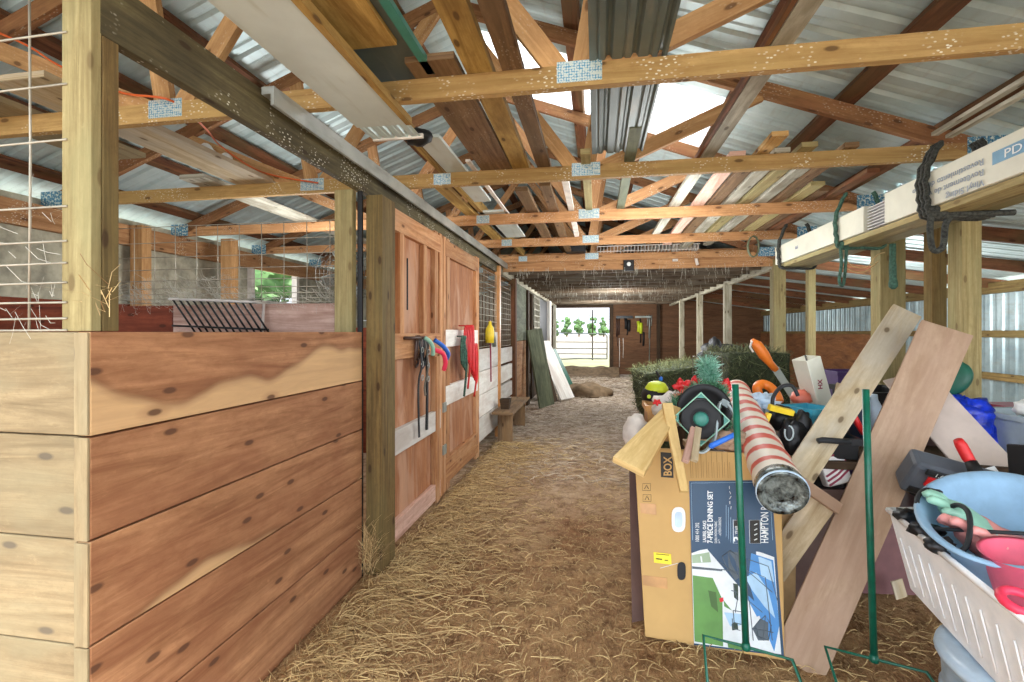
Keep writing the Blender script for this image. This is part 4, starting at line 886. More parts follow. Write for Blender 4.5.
for u0 in (733, 749):
    m = MB(); q = [(u0, 520), (u0 + 11, 520), (u0 + 11.5, 543), (u0 + .5, 543)]; m.tube([bpx(a, b, .0045) for a, b in q], .0011, 4, closed=True); m.build('warranty_frame', M['white_ink'], lab)
    patch('warranty_box', [(a + (.8 if i in (0, 3) else -.8), b) for i, (a, b) in enumerate(q)], 'black_ink', .0038, lab)
btext('lettering', '3', 742, 542, 10 * pm * 1.2, 'white_ink', lab, bold=.001, o=.005)
btext('lettering', 'YEAR', 738, 534, 3.6 * pm * 1.2, 'white_ink', lab, o=.005, sx=.8)
for i in range(4):
    m = MB(); m.tube([bpx(754, 540 - i * 5, .005), bpx(757, 538.5 - i * 5, .005)], .0022, 5); m.build('warranty_icon', M['white_ink'], lab)
m = MB(); q = [(691, 483), (769, 482), (772.5, 540)]; m.tube([bpx(692.6, 540, .004)] + [bpx(a, b, .004) for a, b in q], .0010, 4); m.build('label_border', M['photo_sky'], lab)
m = MB()
for k in range(5): m.tube([bpx(729 + k * .4 + U(-1.2, 1.2), 486 + k * 5, .0045), bpx(730 + U(-1, 1), 489 + k * 5, .0045)], .0014, 4)
m.build('scuff', M['white_ink'], lab)
for nm, pts, mt in (('photo_print', [(700, 556), (701.5, 556), (702.5, 562), (701, 562)], 'photo_white'), ('photo_print', [(692, 566), (722, 569), (722.3, 571), (692.2, 568.5)], 'photo_grey'), ('photo_print', [(727, 551), (738, 552), (744, 574), (735, 580), (729, 571)], 'photo_grey'), ('photo_print', [(733, 583), (738, 584), (738, 600), (734, 600)], 'photo_dark'), ('photo_print', [(731, 620), (737, 619), (738, 629), (732, 630)], 'photo_dark'),
                    ('photo_print', [(745, 577), (756, 572), (768, 590), (775, 618), (764, 606), (752, 590)], 'photo_sky'), ('photo_print', [(724, 612), (744, 614), (747, 624), (730, 626)], 'photo_sky'), ('photo_print', [(698, 584), (704, 583), (706, 600), (699, 604)], 'photo_green'), ('photo_print', [(708, 590), (716, 592), (718, 612), (711, 606)], 'leaf'), ('photo_print', [(752, 628), (760, 618), (768, 622), (768, 640), (758, 640)], 'photo_grey')): patch(nm, pts, mt, .0052, lab)
# cardboard prints
patch('box_stamp', [(660.5, 452), (673, 453), (673.5, 478), (661, 477)], 'black_ink', .002)
btext('lettering', 'BOX', 671.5, 476, 9 * pm * 1.3, 'card', db, bold=.0012, sx=.82, o=.004)
m = MB()
for k in range(8):
    u = 691 + k * 5.3; m.tube([bpx(u, 478, .0015), bpx(u - 1, 452, .0015)], .0010, 4); m.tube([bpx(u + 2, 478, .0015), bpx(u + 1.4, 462, .0015)], .0007, 4)
m.build('small_print', M['brown_ink'], db)
patch('price_sticker', [(653.5, 552), (671, 554), (671.5, 564.5), (654, 562.5)], 'yellow_label', .0025)
m = MB(); m.tube([bpx(656, 553.7, .0042), bpx(669, 555, .0042)], .0014, 4); m.tube([bpx(656, 558.5, .0042), bpx(662, 559.1, .0042)], .0026, 4); m.tube([bpx(664.5, 560, .0042), bpx(668, 560.2, .0042)], .0018, 4); m.build('sticker_print', M['black_ink'], db)
patch('tape_strip', [(640, 503), (656, 504), (656.5, 515), (641, 513)], 'tape', .002); patch('tape_strip', [(642, 575), (667, 578), (667.5, 589), (643, 585)], 'tape', .002)
def oval(cu, cv, ru, rv, n=20, flat=.55):
    return [(cu + ru * math.copysign(abs(math.cos(a)) ** .8, math.cos(a)), cv + rv * math.copysign(abs(math.sin(a)) ** flat, math.sin(a))) for a in [2 * PI * k / n + .01 for k in range(n)]]
patch('handle_insert', oval(678.5, 519.5, 7, 12.5), 'white_plastic', .004, th_=.004); patch('handle_recess', oval(678.5, 519.5, 4, 8), 'clear_blue', .0055)
patch('hand_hole', oval(681.5, 571, 4.3, 9), 'black', .002); m = MB(); m.tube([bpx(660, 568, .002), bpx(678, 563, .003)], .0012, 5); m.build('white_string', M['white_ink'], db)
for cu, cv in ((646.5, 487), (647, 498)):
    m = MB(); m.tube([bpx(cu - 4, cv - 3.5, .0015), bpx(cu + 4, cv - 3.5, .0015), bpx(cu + 4, cv + 3.5, .0015), bpx(cu - 4, cv + 3.5, .0015)], .0009, 4, closed=True); m.tube([bpx(cu - 2, cv + 2, .0015), bpx(cu, cv - 2, .0015), bpx(cu + 2, cv + 2, .0015)], .0018, 4); m.build('handling_symbol', M['black_ink'], db)
# flattened carton behind
q = [W(632, 610, 2.36), W(646, 636, 2.30), W(650, 450, 2.52), W(629, 462, 2.60)]; q[0].z = q[1].z = .0
m = MB(); m.hexa([q[0], q[0] + V((.25, .13, 0)), q[0] + V((.27, .16, 0)), q[0] + V((.02, .03, 0)), q[3] + V((0, 0, 0)), q[3] + V((.25, .13, 0)), q[3] + V((.27, .16, 0)), q[3] + V((.02, .03, 0))]); tag(m.build('flattened_carton', M['case_brown']), 'dull brown flattened carton edge behind the dining set carton', 'carton')
# ------------------------------------------------------------------ green pole stands
def stand(name, label, P, top, half, lean_=0, side=.22):
    P = V(P); t = thing(name, label, 'pole', (P.x, P.y, 0), 'green pole stands')
    MB().tube([P, V((P.x + lean_, P.y + .02, top))], .013, 12).build('pole', M['green_paint'], t, smooth=True)
    a = V((-half, .05, 0)); b_ = V((half, -.05, 0)); f = V((0, -side, 0))
    m = MB(); m.tube([P + a + f + V((-.02, 0, -P.z)), P + a + V((0, 0, 0)), P + V((0, 0, .0)), P + b_, P + b_ + f + V((.03, 0, -P.z))], .006, 8)
    m.build('wire_base', M['green_paint'], t, smooth=True)
    MB().lathe([(.016, 0), (.018, .01), (.013, .03)], P - V((0, 0, .01)), n=12).build('foot_collar', M['green_paint'], t, smooth=True); return t
P1 = W(746, 647, 1.93); P2 = W(874, 659, 1.93)
stand('pole_stand', 'green metal pole stand in front of the dining set carton', P1, W(741, 385, 1.93).z, .15, -.035)
stand('pole_stand', 'green metal pole stand in front of the wide leaning board', P2, W(870, 390, 1.93).z, .155, -.02)
# ------------------------------------------------------------------ planks in the heap
def pl(name, label, p0, p1, w, th, mat, n=None, w1=None, cat='board', group='boards leaning in the heap'):
    m = MB(); p0, p1 = V(p0), V(p1); d = (p1 - p0).normalized(); view = ((p0 + p1) / 2 - CAM).normalized()
    nn = V(n) if n is not None else -view
    m.board(p0, p1, w, th, side=nn.cross(d), w1=w1); return tag(m.build(name, M[mat], bevel=.003), label, cat, group)
pl('leaning_plank', 'wide tan plank leaning from the floor up to the right posts', W(797, 666, 2.08), W(946, 329, 2.62), .195, .035, 'plank_tan', (-.35, -1, .25), .225)
pl('leaning_plank', 'narrow pale plank leaning up left of the wide tan one', W(797, 478, 2.25), W(906, 312, 2.95), .125, .035, 'plank_pale', (-.25, -1, .3), .155)
pl('leaning_plank', 'smooth grey beige board slanting down behind the wide plank', W(1000, 482, 2.3), W(905, 375, 2.75), .24, .012, 'beige_board', (0, -1, .2))
pl('leaning_plank', 'pale board lying under the narrow plank, its end toward the camera', W(772, 572, 2.36), W(826, 494, 2.24), .12, .03, 'plank_pale', (-.4, -1, .1))
pl('leaning_plank', 'second pale board tucked behind the wide plank', W(768, 540, 2.45), W(806, 480, 2.4), .08, .03, 'plank_tan', (-.5, -1, .1))
pl('leaning_plank', 'short tan board crossing under the striped roll', W(782, 470, 2.12), W(838, 508, 2.2), .05, .03, 'plank_tan', (-.2, -1, .4))
pl('leaning_plank', 'pale upright batten behind the narrow plank', W(836, 440, 2.6), W(843, 385, 2.75), .07, .02, 'plank_pale', (-.1, -1, 0))
pl('firewood_plank', 'wide pale wedge of split firewood resting on the carton corner', W(628, 467, 2.12), W(674, 408, 2.46), .15, .035, 'firewood', (-.1, -.75, .7), .07, 'wood')
pl('firewood_stick', 'long pale splintered stick hanging over the carton front', W(684, 492, 2.10), W(667, 404, 2.42), .035, .025, 'firewood', (.1, -1, .4), .05, 'wood')
pl('firewood_stick', 'short pinkish stick on the carton edge, left of two', W(685, 462, 2.13), W(694, 428, 2.25), .03, .02, 'pink_wood', (.1, -1, .4), None, 'wood')
pl('firewood_stick', 'short pale stick on the carton edge, right of two', W(694, 461, 2.12), W(698, 428, 2.25), .03, .02, 'plank_pale', (.1, -1, .4), None, 'wood')
pl('firewood_plank', 'dark firewood board behind the pale wedge', W(652, 440, 2.45), W(690, 405, 2.6), .07, .03, 'plank_tan', (-.3, -.7, .7), None, 'wood')
# the table under the heap
tb_ = thing('work_table', 'dark wooden work table buried under the heap right of the aisle', 'table', (1.4, 3.3, 0))
MB().bx(.62, 2.15, 2.66, 4.3, .72, .76, 1).build('table_top', M['dark_wood'], tb_, bevel=.004)
for x in (.68, 2.08):
    for y in (2.72, 4.24): MB().bx(x - .035, x + .035, y - .035, y + .035, 0, .72, 2).build('leg', M['dark_wood'], tb_)
def crate(name, label, x0, x1, y0, y1, z0, z1, mat, cat='box', lidm=None, rot=0, tp=.02, ribs=0, lip=.012):
    cx, cy = (x0 + x1) / 2, (y0 + y1) / 2; t = thing(name, label, cat, (cx, cy, z0)); hx, hy = (x1 - x0) / 2, (y1 - y0) / 2
    def P(a, b_, z, k=1): 
        x, y = a * hx * k, b_ * hy * k; return V((cx + x * math.cos(rot) - y * math.sin(rot), cy + x * math.sin(rot) + y * math.cos(rot), z))
    sg = ((-1, -1), (1, -1), (1, 1), (-1, 1)); k0 = 1 - tp * 2; m = MB()
    o = [P(a, b_, z0, k0) for a, b_ in sg]; u = [P(a, b_, z1, 1) for a, b_ in sg]; iu = [P(a, b_, z1, .95) for a, b_ in sg]; io = [P(a, b_, z0 + .02, k0 * .94) for a, b_ in sg]
    m.face(o[::-1]); m.face(io)
    for i in range(4):
        j = (i + 1) % 4; m.face([o[i], o[j], u[j], u[i]]); m.face([u[i], u[j], iu[j], iu[i]]); m.face([iu[i], iu[j], io[j], io[i]])
    m.build('body', M[mat], t, bevel=.004)
    m = MB(); r1 = [P(a, b_, z1 - .03, 1 + lip / hx) for a, b_ in sg]; r2 = [P(a, b_, z1 + .002, 1 + lip / hx) for a, b_ in sg]; r3 = [P(a, b_, z1 + .002, .96) for a, b_ in sg]
    for i in range(4): j = (i + 1) % 4; m.face([r1[i], r1[j], r2[j], r2[i]]); m.face([r2[i], r2[j], r3[j], r3[i]]); m.face([r1[i], u[i] - V((0, 0, .03)), u[j] - V((0, 0, .03)), r1[j]])
    m.build('rim', M[mat], t)
    if lidm:
        m = MB(); l0 = [P(a, b_, z1 + .003, 1.03) for a, b_ in sg]; l1 = [P(a, b_, z1 + .03, 1.0) for a, b_ in sg]; m.face(l0[::-1]); m.face(l1)
        for i in range(4): j = (i + 1) % 4; m.face([l0[i], l0[j], l1[j], l1[i]])
        m.build('lid', M[lidm], t, bevel=.004)
    return t
crate('storage_crate', 'dark brown storage crate under the table behind the green pole', 1.0, 1.3, 2.75, 3.4, 0, .6, 'case_brown')
crate('mauve_storage_box', 'dusty mauve storage box on the floor between the wide plank and white bin', 1.36, 1.95, 2.92, 3.45, 0, .36, 'mauve', 'box', 'mauve', .1)
m = MB(); p = W(899, 589, 2.5); m.board(p + V((-.012, 0, .045)), p + V((.012, 0, -.045)), .06, .006, side=(1, .2, 0)); tag(m.build('wood_tag', M['plank_pale']), 'small pale wood offcut stuck against the mauve box', 'offcut')
crate('cardboard_box', 'open brown cardboard box behind the firewood', .50, .95, 2.55, 2.95, 0, .78, 'card_side')
crate('storage_crate', 'black crate on the table behind the striped roll', 1.05, 1.28, 2.68, 3.0, .765, .87, 'black')
# hay bales
def bale(name, label, c, sx_, sy_, sz_, rz_=0, ry_=0, n=1500, mat='hay', top=None):
    c = V(c); rot = Matrix.Rotation(rz_, 3, 'Z') @ Matrix.Rotation(ry_, 3, 'Y'); t = thing(name, label, 'hay bale', c - V((0, 0, sz_ / 2)), 'hay bales')
    m = MB(); N = 12
    def sp(a, b_, f):
        d = [0, 0, 0]; ax = f // 2; d[ax] = 1 if f % 2 else -1; o = [i for i in range(3) if i != ax]; d[o[0]] = a; d[o[1]] = b_
        v = V(d); q = V((math.copysign(abs(v.x) ** .8, v.x), math.copysign(abs(v.y) ** .8, v.y), math.copysign(abs(v.z) ** .8, v.z))); L = max(1, v.length * .72)
        q = v / (1 + .06 * (v.length - 1)); w_ = 1 + .05 * noise.noise(v * 3 + c); return c + rot @ V((q.x * sx_ / 2 * w_, q.y * sy_ / 2 * w_, q.z * sz_ / 2 * w_))
    for f in range(6):
        for i in range(N):
            for j in range(N):
                a0, a1, b0, b1 = -1 + 2 * i / N, -1 + 2 * (i + 1) / N, -1 + 2 * j / N, -1 + 2 * (j + 1) / N
                m.face([sp(a0, b0, f), sp(a1, b0, f), sp(a1, b1, f), sp(a0, b1, f)])
    m.build('core', M['hay_base'], t, smooth=True)
    m = MB()
    for _ in range(n):
        f = random.choice((0, 1, 2, 3, 5, 5)); p = sp(U(-1, 1), U(-1, 1), f); nrm = (p - c).normalized(); d = (V((U(-1, 1), U(-1, 1), U(-1, 1))) + nrm * .5).normalized() * U(.03, .09); s_ = d.cross(V((U(-1, 1), U(-1, 1), U(-1, 1)))).normalized() * .0016
        q = p + d; tt = R() if not (top and f == 5) else U(.7, 1)
        m.face([p - s_, q - s_, q + s_, p + s_], None, tt)
    st = m.build('loose_stalks', M[mat], t, fixn=False); st['kind'] = 'stuff'; return t
bale('hay_bale', 'dark green hay bale left of the heap, upper one with pale frayed top', (.80, 5.4, .80), .70, .9, .50, .1, -.16, 3200, 'hay', True)
bale('hay_bale', 'hay bale standing on the floor under the left upper bale', (.84, 5.42, .27), .66, .95, .54, .05, 0, 700)
bale('hay_bale', 'shaggy green hay bale behind the striped roll, upper right one', (1.28, 4.62, .98), .52, .55, .50, .2, 0, 2600)
bale('hay_bale', 'hay bale on the table edge under the shaggy upper right one', (1.30, 4.66, .36), .56, .58, .70, .1, 0, 600)
m = MB(); c = W(722, 352, 4.9); m.blob(c + V((0, 0, -.02)), .22, .12, .10, .6, 2.5, 18, 10, seed=4); m.blob(c + V((-.07, 0, .06)), .06, .05, .09, .4, 3, 12, 8, seed=9); m.blob(c + V((.2, 0, -.02)), .13, .1, .05, .6, 3, 14, 8, seed=6); tag(m.build('black_jacket', M['tarp_black'], smooth=True), 'crumpled black jacket lying on top of the hay behind the heap', 'jacket')
# wire cage box
wc = MB(); a, b_ = W(696, 388, 3.3), W(721, 357, 3.3)
for y in (0, .12):
    wc.tube([V((a.x, a.y + y, a.z)), V((b_.x, a.y + y, a.z)), V((b_.x, a.y + y, b_.z)), V((a.x, a.y + y, b_.z))], .003, 5, closed=True)
for x in (a.x, b_.x):
    for z in (a.z, b_.z): wc.tube([V((x, a.y, z)), V((x, a.y + .12, z))], .003, 5)
tag(wc.build('cage_frame', M['wire_dark'], smooth=True), 'thin dark wire box frame standing behind the frosted garland', 'frame')
# helmet
c = W(655, 395, 3.1); t = thing('safety_helmet', 'black and fluorescent yellow helmet sitting left of the garland', 'helmet', c - V((0, 0, .07)))
MB().blob(c + V((0, 0, .0)), .085, .09, .062, .1, 2, 20, 12, flat=.5).build('lower_shell', M['black'], t, smooth=True)
m = MB(); m.lathe([(.074, .025), (.070, .05), (.05, .078), (.02, .088), (.001, .09)], c + V((.01, -.005, 0)), n=20); m.build('yellow_crown', M['lime'], t, smooth=True)
MB().lathe([(.012, 0), (.012, .004), (0, .005)], c + V((-.045, -.082, .0)), (0, -1, 0), 12).build('badge', M['lime'], t)
m = MB(); m.tube([W(656, 371, 3.2), W(662, 381, 3.2), W(673, 397, 3.15)], [.006, .014, .022], 8); tag(m.build('grill_lighter', M['black'], smooth=True), 'black pointed tool leaning behind the yellow helmet', 'tool')
m = MB(); c = W(661, 379, 3.19); m.blob(c, .013, .013, .016, .1, 2, 10, 8); tag(m.build('bottle_top', M['blue_cloth'], smooth=True), 'small blue cap on the pointed black tool', 'cap')
# cloth sack, garland, bows
m = MB(); m.blob(W(671, 408, 2.75), .10, .10, .085, .5, 3, 20, 14, seed=3); m.blob(W(684, 403, 2.8), .08, .09, .07, .5, 3, 16, 10, seed=5); tag(m.build('cloth_sack', M['dirty_white'], smooth=True), 'rumpled white patterned sack behind the firewood', 'sack')
def bow(name, label, c, r, mat='red_plastic', seed=0):
    m = MB(); m.blob(c, r, r * .7, r * .7, .6, 3, 14, 9, seed=seed)
    for k in range(5):
        a = k * 1.26 + seed; m.blob(V(c) + V((math.cos(a) * r * .9, -.01, math.sin(a) * r * .6)), r * .6, r * .3, r * .4, .5, 3, 10, 6, rot=Matrix.Rotation(-a, 3, 'Y'), seed=k)
    return tag(m.build(name, M[mat], smooth=True), label, 'bow', 'red christmas bows')
bow('red_bow', 'small dark red bow on the white sack', W(657, 402, 2.6), .016, 'red_plastic', 1)
bow('red_bow', 'bright red bow on the garland, upper left one', W(683, 386, 2.75), .04, 'red_plastic', 2)
bow('red_bow', 'red bow on the garland, upper middle one', W(696, 384, 2.8), .042, 'red_plastic', 3)
bow('red_bow', 'salmon red bow lower on the left garland', W(683, 398, 2.65), .04, 'salmon', 4)
bow('red_bow', 'red bow where the garland meets the striped roll', W(723, 387, 2.75), .045, 'red_plastic', 5)
def garland(name, label, pts, r, n, mat):
    p = spline(pts, 8); m = MB(); m.tube(p, .006, 5)
    for _ in range(n):
        c = random.choice(p) + V((U(-.02, .02), U(-.02, .02), U(-.02, .02))); d = V((U(-1, 1), U(-1, 1), U(-1, 1))).normalized() * r * U(.5, 1.1); s_ = d.cross(V((U(-1, 1), U(-1, 1), U(-1, 1)))).normalized() * .0028; q = c + d
        m.face([c - s_, q - s_ * .4, q + s_ * .4, c + s_], None, R())
    return tag(m.build(name, M[mat], fixn=False), label, 'garland')
garland('christmas_garland', 'green christmas garland winding over the heap left of the black drum', [W(673, 412, 2.6), W(680, 402, 2.62), W(692, 396, 2.66), W(700, 390, 2.7), W(712, 388, 2.7), W(722, 395, 2.66)], .055, 2600, 'garland')
garland('christmas_garland', 'frosted pale green garland sprig rising above the black drum', [W(714, 396, 2.72), W(711, 384, 2.75), W(708, 372, 2.78), W(707, 364, 2.8)], .07, 1900, 'garland_frost')
garland('christmas_garland', 'dark green garland hanging right of the black drum', [W(722, 412, 2.5), W(726, 420, 2.48), W(722, 430, 2.46)], .04, 700, 'garland')
# black drum lantern with diamond frame
c = W(704, 410, 2.47); ax = (CAM - c).normalized(); t = thing('drum_lantern', 'round black drum lamp with teal centre in a diamond shaped glass frame', 'lamp', c - V((0, 0, .14)))
MB().lathe([(.10, -.07), (.125, -.06), (.132, 0), (.122, .012), (.095, -.015), (.06, -.03), (0, -.032)], c, ax, 32).build('drum', M['black'], t, smooth=True)
c2 = W(701, 419, 2.36); MB().lathe([(.085, -.03), (.095, 0), (.088, .012), (.06, -.01), (.046, .002)], c2, ax, 32).build('inner_ring', M['black'], t, smooth=True)
MB().lathe([(.036, 0), (.034, .018), (.025, .028), (0, .03)], c2, ax, 24).build('hub', M['teal_dark'], t, smooth=True)
e1 = V((0, 0, 1)).cross(ax).normalized(); e2 = ax.cross(e1); dd = [c2 + e1 * .125 + ax * .02, c2 + e2 * .125 + ax * .02, c2 - e1 * .125 + ax * .02, c2 - e2 * .125 + ax * .02]
MB().tube(dd, .0045, 6, closed=True).build('diamond_frame', M['mint'], t)
m = MB()
for i in range(4):
    v0 = dd[i]; a_, b2 = dd[(i + 1) % 4], dd[(i - 1) % 4]; MB().poly([v0, v0.lerp(a_, .2), v0.lerp(b2, .2)], ax, .002).build('corner_glass', M['teal_dark'], t)
pass
m = MB(); strap(m, [W(690, 448, 2.3), W(703, 452, 2.28), W(714, 440, 2.3), W(717, 420, 2.35), W(720, 403, 2.4), W(728, 405, 2.36), W(735, 418, 2.3), W(738, 432, 2.26)], .03, .008, 8); tag(m.build('teal_strap', M['tote_grey']), 'grey green webbing strap looping round the right of the black drum', 'strap')
m = MB(); m.tube([W(711, 446, 2.2), W(736, 434, 2.24), W(738, 433, 2.24)], [.013, .012, .006], 10); m.tube([W(709, 447, 2.2), W(711, 446, 2.2)], [.006, .013], 10); tag(m.build('blue_marker', M['ink_blue' if 0 else 'blue_cloth'], smooth=True), 'blue plastic tube lying on the carton top', 'tube')
m = MB(); 
for k in range(8): m.blob(W(U(706, 738), U(434, 446), 2.36), .05, .05, .03, .6, 3, 10, 6, seed=k, tint=R())
tag(m.build('wood_chips', M['plank_tan'], smooth=True), 'brown rubbish and chips on top of the carton', 'debris', None, 'stuff')
# striped roll
p0, p1 = W(780, 487, 2.0), W(736, 391, 3.0); d = (p0 - p1).normalized(); t = thing('striped_roll', 'long red and white striped roll wrapped in clear film pointing at the camera', 'roll', (p0 + p1) / 2 - V((0, 0, .1)))
N = 28; q = [p1.lerp(p0, k / N) for k in range(N + 1)]; m = MB(); m.tube(q, [.074 + .018 * k / N + .003 * math.sin(k * 1.7) for k in range(N + 1)], 24); m.build('striped_sheet', M['candy'], t, smooth=True)
MB().lathe([(.094, -.02), (.098, .015), (.094, .05), (.078, .046), (.06, .02), (.035, .034), (0, .016)], p0, d, 28).build('film_end', M['film'], t, smooth=True)
MB().lathe([(.093, .03), (.099, .036), (.099, .042), (.095, .044)], p0, d, 28, cap=False).build('film_edge', M['clear_blue'], t, smooth=True)
# ------------------------------------------------------------------ middle heap
t = thing('pruning_saw', 'pruning saw with worn orange handle sticking up from the heap', 'saw', W(780, 395, 3.2))
hp = [W(752, 340, 3.25), W(757, 345, 3.25), W(764, 355, 3.25), W(770, 363, 3.25), W(776, 370, 3.25)]
MB().tube(hp, [.014, .034, .036, .024, .022], 10).build('handle', M['orange'], t, smooth=True)
m = MB(); m.board(W(775, 368, 3.25), W(802, 410, 3.1), .045, .006, side=(1, 0, .6)); m.build('blade', M['grey_metal'], t)
m = MB(); m.tube([W(752, 341, 3.24), W(750, 347, 3.23), W(753, 352, 3.23)], .006, 6); m.build('hang_loop', M['dirty_white'], t)
m = MB(); sp = spline([W(759, 396, 3.0), W(757, 388, 3.0), W(762, 384, 3.02), W(770, 387, 3.0), W(776, 394, 2.96), W(779, 402, 2.92)], 6); m.tube(sp, .028, 10); tag(m.build('orange_tube', M['orange'], smooth=True), 'bright orange curved plastic piece beside the white bag', 'plastic')
m = MB(); m.blob(W(764, 404, 2.75), .08, .07, .06, .7, 3.5, 20, 14, seed=12); m.blob(W(754, 408, 2.7), .05, .05, .04, .7, 3, 12, 8, seed=2); tag(m.build('plastic_bag', M['clear_blue'], smooth=True), 'crumpled pale plastic bag right of the striped roll', 'bag')
t = thing('tool_bag', 'black tool bag with yellow edge and round dark handle', 'bag', W(783, 432, 2.6)); c = W(783, 420, 2.62)
MB().blob(c, .075, .075, .075, .3, 2.5, 20, 14, seed=7, flat=.7).build('body', M['black'], t, smooth=True)
m = MB(); m.board(W(769, 407, 2.54), W(793, 413, 2.54), .03, .03, side=(0, -.2, 1)); m.build('yellow_edge', M['yellow'], t, bevel=.003)
m = MB(); m.tube(spline([W(773, 412, 2.6), W(773, 398, 2.6), W(781, 387, 2.62), W(792, 386, 2.62), W(798, 396, 2.6)], 6), .010, 8); m.build('handle', M['rubber'], t, smooth=True)
m = MB(); m.board(W(766, 421, 2.53), W(769, 413, 2.53), .025, .02); m.build('yellow_tab', M['yellow'], t)
m = MB(); m.blob(W(801, 398, 2.9), .055, .05, .05, .3, 3, 16, 10, seed=3); tag(m.build('pink_cup', M['salmon'], smooth=True), 'round salmon pink cup behind the tool bag', 'cup')
c = W(812, 420, 2.62); crate('teal_tub', 'bright teal plastic tub wedged under the narrow plank', c.x - .09, c.x + .10, c.y - .05, c.y + .14, c.z - .09, c.z + .065, 'teal', 'tub', None, .5, .05)
m = MB(); m.blob(W(793, 442, 2.5), .075, .07, .11, .4, 3, 20, 12, seed=21); m.blob(W(802, 430, 2.52), .05, .05, .09, .4, 3, 14, 10, seed=22); tag(m.build('black_bag', M['tarp_black'], smooth=True), 'black fabric bag hanging beside the narrow plank', 'bag')
m = MB(); cc = W(789, 433, 2.38); m.tube([cc + V((.02 * math.sin(k * PI / 6), 0, .035 * math.cos(k * PI / 6))) for k in range(11)], .004, 6); tag(m.build('carabiner', M['tote_grey'], smooth=True), 'small pale carabiner clipped on the black fabric bag', 'clip')
def tilted(name, label, P, sx_, sy_, sz_, rot, mat, cat='box', bev=.004):
    m = MB(); c8 = [V((a * sx_ / 2, b2 * sy_ / 2, d_ * sz_)) for d_ in (0, 1) for a, b2 in ((-1, -1), (1, -1), (1, 1), (-1, 1))]; m.hexa([V(P) + rot @ v for v in c8]); o = m.build(name, M[mat], bevel=bev); return tag(o, label, cat)
def E(x, y, z): return Matrix.Rotation(z, 3, 'Z') @ Matrix.Rotation(y, 3, 'Y') @ Matrix.Rotation(x, 3, 'X')
wcart = thing('white_carton', 'tall white carton with small red print leaning in the heap', 'carton', W(822, 412, 2.95))
P = W(820, 410, 2.95); rt = E(0, -.30, .35); m = MB(); c8 = [V((a * .05, b2 * .06, d_ * .33)) for d_ in (0, 1) for a, b2 in ((-1, -1), (1, -1), (1, 1), (-1, 1))]; m.hexa([P + rt @ v for v in c8]); m.build('box', M['carton'], wcart, bevel=.004)
text('red_print', 'HX', .04, P + rt @ V((.0, -.0615, .14)), rt @ V((0.25, 0, .97)), rt @ V((-.97, 0, .25)), M['maroon'], wcart, bold=.001)
MB().tube([P + rt @ V((-.045, -.055, .332)), P + rt @ V((.0, 0, .345)), P + rt @ V((.052, .05, .30)), P + rt @ V((.053, .0, .15))], .004, 6).build('wire', M['rubber'], wcart)
crate('purple_bin', 'purple plastic bin in shadow behind the white carton', 2.25, 2.6, 5.1, 5.5, 0, 1.02, 'purple', 'bin'); crate('grey_blue_bin', 'grey blue plastic bin right of the white carton', 2.65, 3.2, 4.9, 5.3, 0, 1.06, 'navy_bin', 'bin')
crate('dark_cabinet', 'dark cabinet filling the space behind the leaning planks', 1.55, 1.85, 3.15, 3.6, .765, 1.05, 'black', 'cabinet')
c = W(857, 422, 2.6)
m = MB(); m.tube([W(852, 412, 2.55), W(857, 422, 2.55), W(863, 434, 2.55)], [.014, .017, .012], 8); tag(m.build('red_screwdriver', M['red_plastic'], smooth=True), 'red tool handle left of the right green pole top', 'tool')
m = MB(); m.blob(W(858, 418, 2.75), .06, .05, .13, .3, 3, 16, 12, seed=31); tag(m.build('dark_pouch', M['navy_bin'], smooth=True), 'dark pouch behind the red tool handle', 'pouch')
cc = W(877, 425, 2.7); m = MB(); m.lathe([(.03, -.1), (.045, -.09), (.046, .06), (.03, .11), (.018, .14), (.018, .17), (0, .17)], cc, (-.1, 0, 1), 16); tag(m.build('water_bottle', M['clear_blue'], smooth=True), 'dusty clear plastic bottle behind the right green pole', 'bottle')
m = MB(); m.tube([W(818, 441, 2.3), W(822, 440, 2.3), W(850, 442, 2.3)], .014, 8); tag(m.build('bar_handle', M['rubber'], smooth=True), 'dark blue grey bar handle between the two leaning planks', 'handle')  # a bar-shaped handle, not a loose steel bar
js = thing('striped_pouch', 'white pouch with maroon stripes between the leaning planks', 'pouch', W(838, 488, 2.45)); P = W(838, 484, 2.45); rt = E(-.2, -.25, .2)
m = MB(); c8 = [V((a * .065, b2 * .03, d_ * .2)) for d_ in (0, 1) for a, b2 in ((-1, -1), (1, -1), (1, 1), (-1, 1))]; m.hexa([P + rt @ v for v in c8]); m.build('pouch_body', M['jersey'], js, bevel=.012)
for k in range(3): MB().tube([P + rt @ V((-.06, -.032, .01 + k * .022)), P + rt @ V((0, -.034, .03 + k * .022)), P + rt @ V((.06, -.032, .06 + k * .022))], .005, 5).build('stripe', M['maroon'], js)
text('print', 'DC', .045, P + rt @ V((-.05, -.0315, .14)), rt @ V((1, 0, 0)), rt @ V((0, 0, 1)), M['maroon'], js, bold=.001)
tilted('black_toolbox', 'black tool case lying dark beneath the bar handle', W(822, 492, 2.6), .16, .18, .2, E(0, -.35, .1), 'black')
